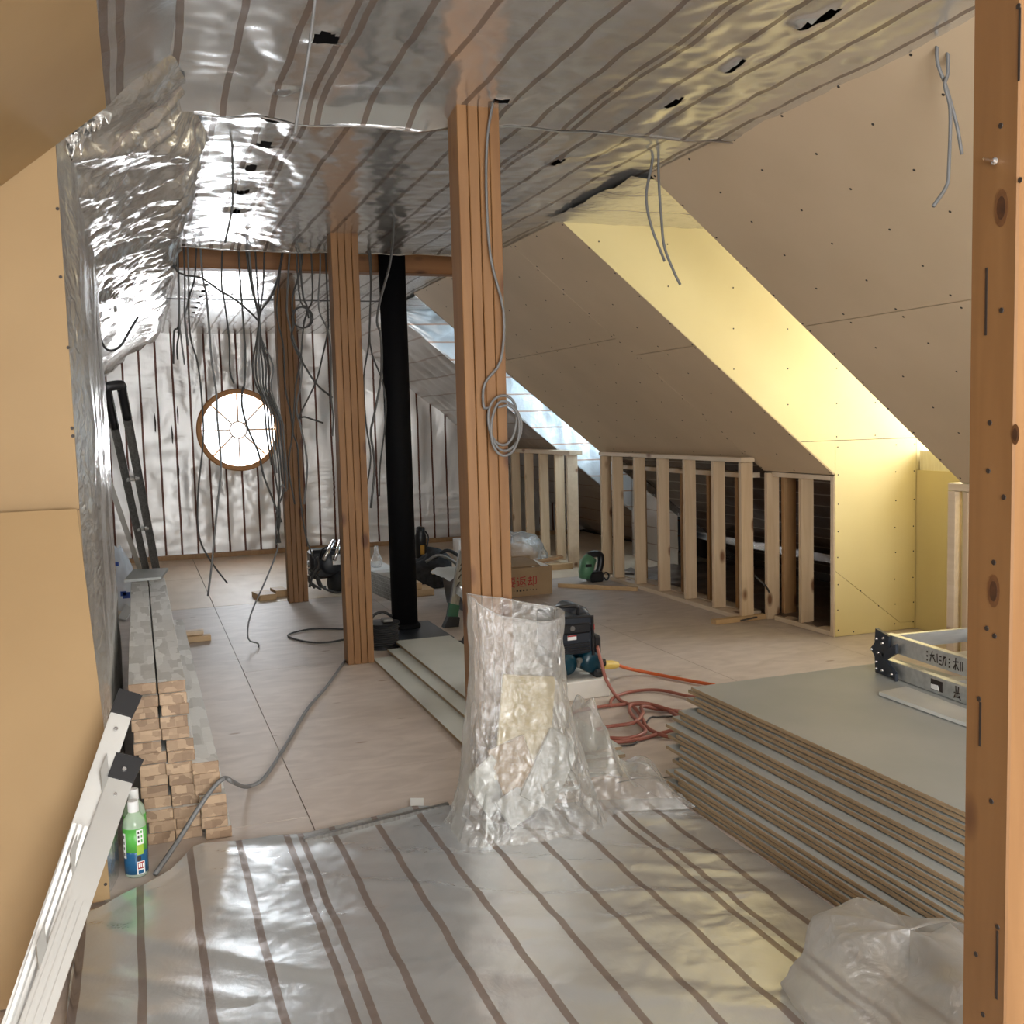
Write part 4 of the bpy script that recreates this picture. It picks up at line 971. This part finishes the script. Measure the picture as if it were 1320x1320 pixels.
MB().cbox((X0 + .05, Yf - .005, z0 + .055), (X1 - .05, Yf + .05, z0 + .1), .008).build('drain_block', 'teal', cp)
MB().lathe([(.009, 0), (.009, .03), (.014, .03), (.014, .045)], ((X0 + X1) / 2 - .01, Yf - .012, z0 + .06), (0, -.3, .6), 10).build('valve', 'alu_dark', cp)
mb = MB().tube([(X0 + .012, Yf - .012, z0 + .03), (X0 + .012, Yf - .012, z0 + .30), (X1 - .05, Yf - .012, z0 + .295), (X1 - .05, Yf - .012, z0 + .11)], .0075, 8); mb.build('guard_frame', 'black', cp)
def hz_(*uv, z=.011): return [atz(700 + a / 6, 760 + b / 6, z) for a, b in uv]
hs = at(700 + 420 / 6, 760 + 440 / 6, Yf - .02)
path = [hs, at(700 + 450 / 6, 760 + 560 / 6, Yf - .07), at(700 + 490 / 6, 760 + 700 / 6, Yf - .09)] + hz_((580, 840)) + hz_((650, 880), (700, 905), (760, 985), (800, 1060), (880, 1110), z=.014) + hz_((1000, 1140), (1180, 1135), (1230, 1050), (1180, 970)) + hz_((1000, 935), (800, 880), z=.024) + hz_((650, 885), (450, 905), (250, 945), (165, 1000), (200, 1060), (330, 1112), (450, 1140)) + hz_((650, 1150), (790, 1100), z=.02) + hz_((740, 1030), (680, 960), (668, 905), (720, 885), z=.03) + hz_((900, 905), (1040, 980), (1080, 1040), (1020, 1080), z=.02) + hz_((880, 1120), (700, 1165), (500, 1180), (385, 1150), (395, 1095), (500, 1060)) + hz_((700, 1030), (770, 960), (765, 905), z=.03) + hz_((900, 925), (1100, 945), (1240, 955))
cable(path, .0082, 'hose', 'salmon air hose coiled on the floor in front of the compressor', None, 8, 5, 'air_hose')
cable(hz_((1300, 840), (1130, 825), (950, 785), (820, 775), (680, 790), (590, 815), (530, 850), (520, 900)), .0075, 'hose', 'single arc of hose on the floor behind the coil', None, 8, 5, 'air_hose')
cable(hz_((560, 1220), (430, 1210)) + hz_((560, 1225), (650, 1205), (740, 1160), (820, 1000), (900, 985), (1100, 975), z=.006)[1:], .004, 'cable_dark', 'thin dark string lying through the hose coil', None, 5, 5)
cp_ = thing('power_cable', atz(790, 856, .07), 'orange extension cord with yellow coupling leaving the compressor', 'cord')
MB().tube(smooth_path([at(795, 857, 4.5)] + [atz(700 + a / 6, 760 + b / 6, z) for a, b, z in ((640, 605, .06), (700, 620, .03), (850, 650, .012), (1000, 680, .012), (1190, 715, .012), (1330, 740, .012))], 5), .0085, 8).build('cord', 'cord', cp_, True)
a = at(778, 857, 4.48); b = at(796, 857, 4.5)
MB().tube([a, a.lerp(b, .6), b], [.022, .022, .016], 12).build('coupling', 'yellow', cp_)
MB().tube([a - Vector((.03, 0, -.012)), a + Vector((.006, 0, .01))], .02, 10).build('plug', 'black', cp_)

# ================================================================== CENTRE CLUTTER
# cable reel
rl = thing('cable_reel', atz(497, 836), 'black cable reel behind the middle post by the pipe base', 'reel')
rb0 = Vector((1.305, 5.87, 0))
MB().lathe([(.10, .0), (.10, .012), (.085, .014), (.085, .02)], rb0, (0, 0, 1), 24).build('lower_flange', 'black', rl)
mb = MB()
for k in range(9): mb.lathe([(.083, .022 + .013 * k), (.092 + .004 * (k % 2), .0285 + .013 * k), (.083, .035 + .013 * k)], rb0, (0, 0, 1), 24)
mb.build('wound_cable', 'rubber', rl, True)
MB().lathe([(.10, .142), (.102, .15), (.02, .156)], rb0, (0, 0, 1), 24).build('upper_flange', 'black', rl)
MB().tube(smooth_path([rb0 + Vector(q) for q in ((-.08, -.03, .15), (-.06, -.03, .2), (0, -.03, .215), (.05, -.03, .185))], 4), .009, 7).build('handle', 'black', rl, True)
MB().cbox(tuple(rb0 + Vector((-.01, -.06, .156))), tuple(rb0 + Vector((.05, .0, .178))), .004).build('socket', 'alu_dark', rl)
# blocks
for (px, py, rz_, sx, sy, sz), lb in zip(((346, 774, .15, .13, .24, .045), (364, 769, .1, .10, .2, .05)), ('left of two timber blocks lying before the farthest post', 'right of two timber blocks lying before the farthest post')):
    p = atz(px, py); mb = MB().cbox((-sx / 2, 0, 0), (sx / 2, sy, sz), .003); R_ = Matrix.Rotation(rz_, 3, 'Z'); mb.v = [R_ @ q + p for q in mb.v]
    solid('timber_block', 'stick', p, mb, lb, 'block')
for i, (xx, yy, zz, sx, lb) in enumerate(((1.93, 7.5, 0, .20, 'bottom block of the small timber pile right of the pipe'), (1.90, 7.52, .052, .17, 'middle block of the small timber pile right of the pipe'), (1.87, 7.55, .104, .15, 'top block of the small timber pile right of the pipe'))):
    solid('timber_block', 'stick', (xx, yy, zz), MB().cbox((xx - .05, yy, zz), (xx - .05 + sx - .03 * i, yy + .25, zz + .05), .004), lb, 'block')
# miter saw with cords
ms = thing('miter_saw', (1.36, 8.1, 0), 'black chop saw with cords and steel rails between the far posts', 'saw')
sp = lambda px, py, d=0: at(px, py, 8.1 + d)
MB().lathe([(.075, 0), (.085, .02), (.085, .16), (.07, .19)], sp(427, 752, -.05) , (1, .3, 0), 18).build('motor', 'rubber', ms, True)
p = sp(425, 728); MB().cbox((p.x - .16, 8.02, p.z - .1), (p.x + .2, 8.22, p.z + .13), .025).build('housing', 'black', ms)
p = sp(432, 722, -.1); MB().lathe([(.085, 0), (.095, .03), (.07, .05)], p + Vector((-.03, 0, -.02)), (0, -1, .1), 24).build('blade_guard', 'navy', ms, True)
MB().cbox((p.x - .035, 7.93, p.z - .03), (p.x + .03, 7.945, p.z + .05), .004).build('label_plate', 'alu', ms)
for dx_ in (0, 14): MB().tube([sp(417 + dx_, 722, -.2), sp(431 + dx_ * .6, 697, -.12)], .016, 8).build('rail', 'steel', ms, True)
MB().tube(smooth_path([sp(413, 718, -.08), sp(416, 708, -.1), sp(430, 704, -.1), sp(436, 712, -.08), sp(430, 722, -.1)], 4), .008, 6).build('handle', 'black', ms, True)
MB().cbox((sp(405, 0).x, 8.0, .0), (sp(445, 0).x, 8.3, .035), .01).build('base', 'black', ms)
MB().prism([sp(396, 726), sp(406, 716), sp(408, 722), (sp(398, 730))], (0, .05, 0)).build('side_stop', 'alu_dark', ms)
for i, pl in enumerate((((413, 728), (404, 735), (398, 748), (406, 758)), ((416, 733), (408, 742), (412, 755), (420, 757)), ((398, 733), (410, 745), (416, 757), (430, 763), (443, 764)), ((396, 742), (402, 752), (414, 760)), ((409, 718), (411, 730), (403, 742), (399, 757)))):
    MB().tube(smooth_path([at(a_, b_, 8.0 - .02 * i) for a_, b_ in pl], 4), .010, 6).build('cord', 'cable_dark', ms, True)
MB().cbox((sp(396, 0).x, 8.02, 0), (sp(412, 0).x, 8.2, .05), .012).build('foot', 'rubber', ms)
# angle strips between post and pipe
for i in range(5):
    a = at(472 + 2 * i, 737 + 6 * i, 7.3 - .03 * i); b = at(513, 752 + 6 * i, 7.25 - .03 * i)
    a.z = max(a.z, .02); b.z = max(b.z, .02)
    mb = MB().obox(a, b, Vector((0, .05, 0)), (0, 0, .004)); mb.obox(a, b, Vector((0, .004, .0)), (0, 0, .035))
    solid('metal_angle', 'alu_dark', a, mb, '%s grey metal angle strip of the heap between middle post and pipe' % ['topmost', 'second', 'third', 'fourth', 'lowest'][i], 'strip', 'metal angle strips behind the middle post')
solid('white_pad', 'white', (1.9, 8.6, 0), MB().cbox((1.72, 8.3, .0), (2.0, 8.9, .11), .02), 'white padded pack on the floor behind the middle post', 'pack')
gb = at(486, 735, 8.5)
solid('glass_bottle', 'glass2', (gb.x, 8.5, .11), MB().lathe([(.03, .0), (.04, .01), (.04, .06), (.015, .12), (.013, .17)], (gb.x, 8.5, .11), (0, 0, 1), 16), 'clear plastic bottle standing on the white pack', 'bottle', smooth=True) if False else None
M['glass2'] = film('clear_bottle_plastic', haze=.15)
solid('clear_bottle', 'glass2', (gb.x, 8.5, .111), MB().lathe([(.035, .0), (.05, .01), (.05, .06), (.018, .13), (.016, .18)], (gb.x, 8.5, .111), (0, 0, 1), 16), 'clear plastic bottle standing on the white pack', 'bottle', smooth=True)
# thermos-like canister at the far wall
tb_ = atz(543, 719)
ct = thing('black_canister', tb_, 'black canister with amber window standing near the far wall', 'canister')
MB().lathe([(.055, 0), (.055, .22), (.045, .25), (.045, .3), (.02, .31)], tb_, (0, 0, 1), 20).build('body', 'black', ct, True)
MB().box((tb_.x - .02, tb_.y - .06, .04), (tb_.x + .02, tb_.y - .05, .13)).build('window', 'amber', ct)
MB().tube(smooth_path([tb_ + Vector(q) for q in ((.05, 0, .26), (.08, 0, .2), (.06, 0, .1))], 3), .008, 6).build('handle', 'black', ct)
solid('black_bar', 'black', atz(550, 724), MB().cbox((2.33, 9.3, 0), (2.62, 9.36, .045), .005), 'flat black bar on the floor before the canister', 'bar')
# tool bag
tg = thing('tool_bag', (2.12, 7.9, 0), 'black cloth tool bag slumped right of the pipe', 'bag')
def bagm(u, v):
    a = 2 * PI * u; h = v; r = 1 - .35 * h ** 2 + .07 * ridge(a * 2, h * 3, 2); k = math.sqrt(max(0, 1 - (max(0, h - .55) / .45) ** 2))
    return (2.10 + .25 * math.cos(a) * r * k + .05 * h, 7.95 + .15 * math.sin(a) * r * k, .002 + .27 * h * (1 + .2 * math.cos(a)))
MB().grid(bagm, 36, 16).build('body', 'cloth_black', tg, True)
MB().tube(smooth_path([(2.18, 7.83, .24), (2.28, 7.8, .3), (2.4, 7.8, .22), (2.42, 7.82, .12)], 5), .014, 7).build('strap', 'rubber', tg, True)
MB().tube(smooth_path([(2.10, 7.80, .22), (2.2, 7.77, .27), (2.33, 7.77, .2), (2.38, 7.8, .1)], 5), .012, 7).build('strap', 'alu_dark', tg, True)
MB().cbox((2.14, 7.77, .12), (2.17, 7.785, .155), .004).build('buckle', 'yellow', tg)
# black tub with a sheet over it
tbx = thing('tool_tub', (2.12, 6.75, 0), 'black tub covered by a grey sheet behind the small step ladder', 'tub')
MB().prism([(2.07, 6.72, .002), (2.29, 6.72, .002), (2.31, 6.70, .24), (2.03, 6.70, .24)], (0, .42, 0)).build('tub', 'black', tbx)
MB().grid(lambda u, v: (1.96 + .37 * u, 6.66 + .5 * v, .262 - .03 * max(0, .15 - u) / .15 - .0 + .012 * nz(u * 5, v * 5)), 16, 12).build('sheet', 'foam_grey', tbx, True)
MB().prism([(1.99, 6.665, .25), (2.11, 6.66, .25), (2.15, 6.67, .04), (2.08, 6.67, .0)], (0, .01, 0)).build('sheet_fold', 'alu_white', tbx)
# small step ladder
sl_ = thing('step_ladder', (1.84, 6.3, 0), 'small grey step ladder with green foot behind the central post', 'ladder')
f0 = Vector((1.835, 6.27, .0)); f1 = Vector((1.975, 6.38, .47)); dv = (f1 - f0).normalized()
MB().obox(f0 + dv * .10, f1, Vector((.055, 0, -.016)), Vector((0, .03, 0))).build('rail', 'alu_dark', sl_)
MB().obox(f0 + dv * .05, f0 + dv * .15, Vector((.066, 0, -.02)), Vector((0, .04, 0))).build('shoe', 'dark_green', sl_)
MB().prism([f0 + Vector((-.05, -.03, 0)), f0 + Vector((.05, -.03, 0)), f0 + Vector((.06, -.03, .06)), f0 + Vector((-.015, -.03, .07))], (0, .06, 0)).build('foot', 'rubber', sl_)
g0 = Vector((1.80, 5.74, 0)); g1_ = g0 + (f1 - f0) + Vector((-.0, 0, 0))
MB().obox(g0 + dv * .05, g1_, Vector((.055, 0, -.016)), Vector((0, .03, 0))).build('rail', 'alu_dark', sl_)
MB().prism([g0 + Vector((-.05, -.03, 0)), g0 + Vector((.05, -.03, 0)), g0 + Vector((.06, -.03, .06)), g0 + Vector((-.015, -.03, .07))], (0, .06, 0)).build('foot', 'rubber', sl_)
for k in (.5, .97): MB().obox(f0.lerp(f1, k), g0.lerp(g1_, k), dv * .05, Vector((.01, .02, .015))).build('step', 'alu', sl_)
for z in (.56, .66, .76, .84):
    c_ = f0.lerp(f1, z) + Vector((0, -.017, 0)); MB().obox(c_ - dv * .016 + Vector((-.008, 0, 0)), c_ + dv * .016 + Vector((.006, 0, 0)), Vector((.01, 0, 0)), (0, .001, 0)).build('lettering', 'print_dark', sl_)
# cardboard box with print
cb = thing('cardboard_box', (2.6, 7.2, 0), 'open cardboard box with red print right of the central post', 'box')
b0 = atz(712, 765); b1 = atz(640, 772); zt = .215
bx_, by_ = (b1 - b0).normalized(), Vector((0, 0, 1)); bd = Vector((-bx_.y, bx_.x, 0)); bd = bd if bd.y > 0 else -bd
MB().prism([b0, b1, b1 + Vector((0, 0, zt)), b0 + Vector((0, 0, zt))], bd * .006).build('front_side', 'card', cb)
MB().prism([b0 + bd * .006, b0 + bd * .3, b0 + bd * .3 + Vector((0, 0, zt)), b0 + bd * .006 + Vector((0, 0, zt))], bx_ * .006).build('right_side', 'card', cb)
MB().prism([b0 + bd * .3, b1 + bd * .3, b1 + bd * .3 + Vector((0, 0, zt + .05)), b0 + bd * .3 + bx_ * .05 + Vector((0, 0, zt + .05))], bd * .006).build('back_side', 'card', cb)
MB().prism([b1 + bd * .006, b1 + bd * .3, b1 + bd * .3 + Vector((0, 0, zt)), b1 + bd * .006 + Vector((0, 0, zt))], -bx_ * .006).build('left_side', 'card', cb)
MB().prism([b0 + bd * .006, b1 + bd * .006, b1 + bd * .3, b0 + bd * .3], (0, 0, .006)).build('bottom', 'card', cb)
MB().prism([b0 + Vector((0, 0, zt)) + bx_ * .04 + bd * .05, b1 + Vector((0, 0, zt)) + bd * .05, b1 + Vector((0, 0, zt + .05)) + bd * .2, b0 + bx_ * .14 + Vector((0, 0, zt + .05)) + bd * .2], (0, 0, .005)).build('flap', 'card', cb)
MB().prism([b0 + Vector((0, 0, zt)) + bx_ * .02 + bd * .02, b0 + Vector((0, 0, zt)) + bx_ * .08 + bd * .02, b0 + Vector((0, 0, zt + .045)) + bx_ * .11 + bd * .1], (0, .004, .002)).build('flap', 'label_white', cb)
def text(s, size, org, xdir, up, m, parent, name='lettering'):
    cu = bpy.data.curves.new(name, 'FONT'); cu.body = s; cu.size = size; cu.extrude = .0004
    o = bpy.data.objects.new(name + '_draft', cu); COL.objects.link(o)
    dg = bpy.context.evaluated_depsgraph_get(); dg.update()
    me = bpy.data.meshes.new_from_object(o.evaluated_get(dg)); bpy.data.objects.remove(o)
    nrm = xdir.cross(up)
    mw = Matrix((xdir, up, nrm)).transposed().to_4x4(); mw.translation = org - wloc(parent)
    me.transform(mw); me.materials.clear(); me.materials.append(M[m])
    o = bpy.data.objects.new(name, me); COL.objects.link(o); o.parent = parent; return o
ux = -bx_
text('要返却', .088, at(646, 757, b0.y - .03) * 0 + b0 + bx_ * .385 + Vector((0, 0, .078)) - bd * .002, ux, Vector((0, 0, 1)), 'print_red', cb)
mb = MB()
for k, s_ in enumerate((.012, .006, .014, .016, .013, .011, .007, .007, .006)):
    p = b0 + bx_ * (.34 - .026 * k) + Vector((0, 0, .045)) - bd * .001; mb.prism([p - bx_ * s_ / 2 - Vector((0, 0, s_ / 2)), p + bx_ * s_ / 2 - Vector((0, 0, s_ / 2)), p + bx_ * s_ / 2 + Vector((0, 0, s_ / 2)), p - bx_ * s_ / 2 + Vector((0, 0, s_ / 2))], -bd * .0006)
mb.build('small_print', 'print_dark', cb)
# clear sack of offcuts behind the box
def sack(cx, cy, rx, ry, h, seed):
    def f(u, v):
        a = 2 * PI * u; t = v * PI / 2; r = math.cos(t) ** .6 * (1 + .12 * ridge(a * 2, v * 3, seed) + .05 * nz(a * 6, v * 8, seed))
        return (cx + rx * math.cos(a) * r, cy + ry * math.sin(a) * r, .004 + h * math.sin(t) * (1 + .1 * nz(a * 2, v * 4, seed)))
    return f
p = atz(678, 733)
sk = thing('clear_sack', (p.x, p.y + .2, 0), 'clear sack of scraps behind the cardboard box', 'bag')
MB().grid(sack(p.x - .03, p.y + .25, .30, .22, .30, 3), 50, 30).build('film', 'bag_scrap', sk, True)
MB().grid(sack(p.x + .0, p.y + .25, .2, .15, .2, 5), 24, 14).build('scraps', 'stud_dark', sk, True)
solid('timber_offcut', 'stick', atz(712, 738), MB().cbox((3.32, 8.25, 0), (3.56, 8.33, .055), .004), 'stubby timber offcut lying at the foot of the far stud frame', 'offcut')
solid('timber_offcut', 'stud_dark', atz(715, 732), MB().obox((3.2, 8.5, .03), (3.5, 8.36, .10), (0, .09, 0), (0, 0, .02)), 'tilted brown board offcut behind the stubby one', 'offcut')
# box with red print at far
pb = atz(605, 722)
xb = thing('small_carton', pb, 'small white carton with red script behind the little ladder', 'box')
MB().cbox((pb.x - .1, pb.y, 0), (pb.x + .14, pb.y + .2, .2), .004).build('carton', 'white', xb)
MB().tube(smooth_path([(pb.x - .08, pb.y - .002, .10), (pb.x - .05, pb.y - .002, .13), (pb.x - .03, pb.y - .002, .10), (pb.x, pb.y - .002, .12), (pb.x + .04, pb.y - .002, .1)], 4), .008, 5).build('lettering', 'print_red', xb)
# nail gun
ng = thing('nail_gun', (3.42, 7.5, 0), 'green and black cordless nailer on the floor beside the stud frame', 'tool')
gp = lambda px, py: at(px, py, 7.5)
a, b = gp(760, 717), gp(757, 744)
MB().tube([gp(762, 718), gp(757, 726), gp(755, 738), gp(754, 746)], [.05, .065, .06, .045], 12).build('head', 'tool_green', ng, True)
MB().tube(smooth_path([gp(758, 716), gp(766, 714), gp(774, 716), gp(774, 728), gp(771, 738)], 4), [.028] * 17, 8).build('handle', 'black', ng, True)
q0 = gp(767, 744); MB().cbox((q0.x - .06, 7.44, .002), (q0.x + .055, 7.56, .085), .012).build('battery', 'black', ng)
MB().cbox((gp(756, 0).x - .045, 7.46, .0), (gp(756, 0).x - .01, 7.53, .075), .006).build('nose', 'rubber', ng)
MB().cbox((gp(754, 728).x - .02, 7.43, gp(754, 728).z - .012), (gp(754, 728).x + .03, 7.442, gp(754, 728).z + .012), .002).build('stripe', 'black', ng)
MB().tube(smooth_path([gp(775, 742), gp(781, 738), gp(785, 742), gp(782, 748), gp(778, 744)], 4), .007, 6).build('belt_hook', 'rubber', ng, True)
# sticks on the floor
def stick(a, b, wd, ht, label, m='stick'):
    d = (b - a); s = Vector((-d.y, d.x, 0)).normalized()
    solid('timber_stick', m, a, MB().obox(a + Vector((0, 0, ht / 2 + .001)), b + Vector((0, 0, ht / 2 + .001)), s * wd, (0, 0, ht)), label, 'stick')
stick(atz(720, 757), atz(822, 762), .03, .03, 'long timber stick on the floor before the nailer')
stick(atz(920, 805), atz(985, 797), .05, .03, 'short timber stick at the corner of the stud frame')
# left back: extension ladder, lath, white bag, paper
el = thing('extension_ladder', (.26, 6.7, 0), 'folded dark aluminium ladder leaning at the back left', 'ladder')
a0, a1 = at(206, 818, 7.0), at(138, 505, 5.4); b0_, b1_ = at(217, 818, 7.0), at(157, 502, 5.42)
a0.z = b0_.z = 0
def chan(p, q, wd):
    mb = MB(); dv_ = (q - p).normalized(); s = Vector((0, 1, 0)).cross(dv_).normalized()
    f_ = dv_.cross(s)
    mb.obox(p, q, s * wd, f_ * .004)
    for k in (-1, 1): mb.obox(p + s * k * wd / 2 - f_ * .012, q + s * k * wd / 2 - f_ * .012, s * .004, f_ * .028)
    mb.obox(p - f_ * .004, q - f_ * .004, s * .012, f_ * .006)
    return mb
chan(a0, a1, .036).build('rail', 'alu_dark', el); chan(b0_, b1_, .04).build('rail', 'alu_dark', el)
top = [a1 + (a1 - a0).normalized() * t_ for t_ in (-.25, 0, .03)]; topb = [b1_ + (b1_ - b0_).normalized() * t_ for t_ in (.03, 0, -.2)]
MB().tube(smooth_path(top + topb, 4), .024, 10).build('top_hinge', 'black', el, True)
for k in (.12, .3, .5, .7):
    MB().tube([a0.lerp(a1, k), b0_.lerp(b1_, k)], .014, 8).build('rung', 'alu', el)
la, lb_ = at(138, 612, 5.95), atz(203, 800)
solid('lath', 'foam', lb_, MB().obox(lb_, la, (.03, 0, 0), (0, .012, 0)), 'thin pale lath leaning beside the dark ladder', 'lath')
wb = atz(160, 775)
wbg = thing('white_bag', (wb.x, 8.2, 0), 'white plastic bag with blue print on the floor at the back left', 'bag')
def wbf(u, v):
    a = 2 * PI * u; r = (1 - .55 * v ** 1.5) * (1 + .12 * ridge(a * 2, v * 3, 4) + .06 * nz(a * 5, v * 7))
    return (wb.x - .02 + .17 * math.cos(a) * r - .06 * v, 8.1 + .14 * math.sin(a) * r, .004 + .46 * v * (1 + .1 * nz(a * 2, 3)))
MB().grid(wbf, 48, 28).build('film', 'bag_white', wbg, True)
for px, py, s_ in ((150, 727, .016), (163, 767, .025), (159, 765, .02)):
    p = at(px, py, 7.94); MB().cbox(tuple(p - Vector((s_, 0, s_))), tuple(p + Vector((s_, .004, s_ * .8))), .001).build('print', 'print_blue', wbg)
solid('paper_sheet', 'label_white', atz(160, 800), MB().prism([atz(152, 797, .01), atz(162, 800, .01), atz(172, 785, .06), atz(162, 779, .06)], (0, 0, .004)), 'white folded sheet on the floor beside the lumber stack', 'sheet')

# milky bag, lower right corner
def brfn(u, v):
    a = u * PI - PI / 2; x = 1.17 + .33 * (1 - v); 
    cxp = Vector((1.475, 1.67)); th = 2 * PI * u
    r = math.cos(v * PI / 2) ** .55
    d = 1 + .15 * ridge(th * .9, v * 1.6, 2) + .02 * ridge(th * 3, v * 4, 6)
    return (cxp.x + .205 * math.cos(th) * r * d, cxp.y + .27 * math.sin(th) * r * d, .004 + .19 * math.sin(v * PI / 2) * (1 + .24 * ridge(th * .7, v * 1.5, 8) - .12))
M['bag_low'] = film('milky_film', col=(.78, .78, .77), haze=.34, gloss=.12, rough=.25)
solid('plastic_bag', 'bag_low', (1.44, 1.55, 0), MB().grid(brfn, 90, 60), 'puffed milky plastic bag at the lower right beside the near post', 'bag', smooth=True)
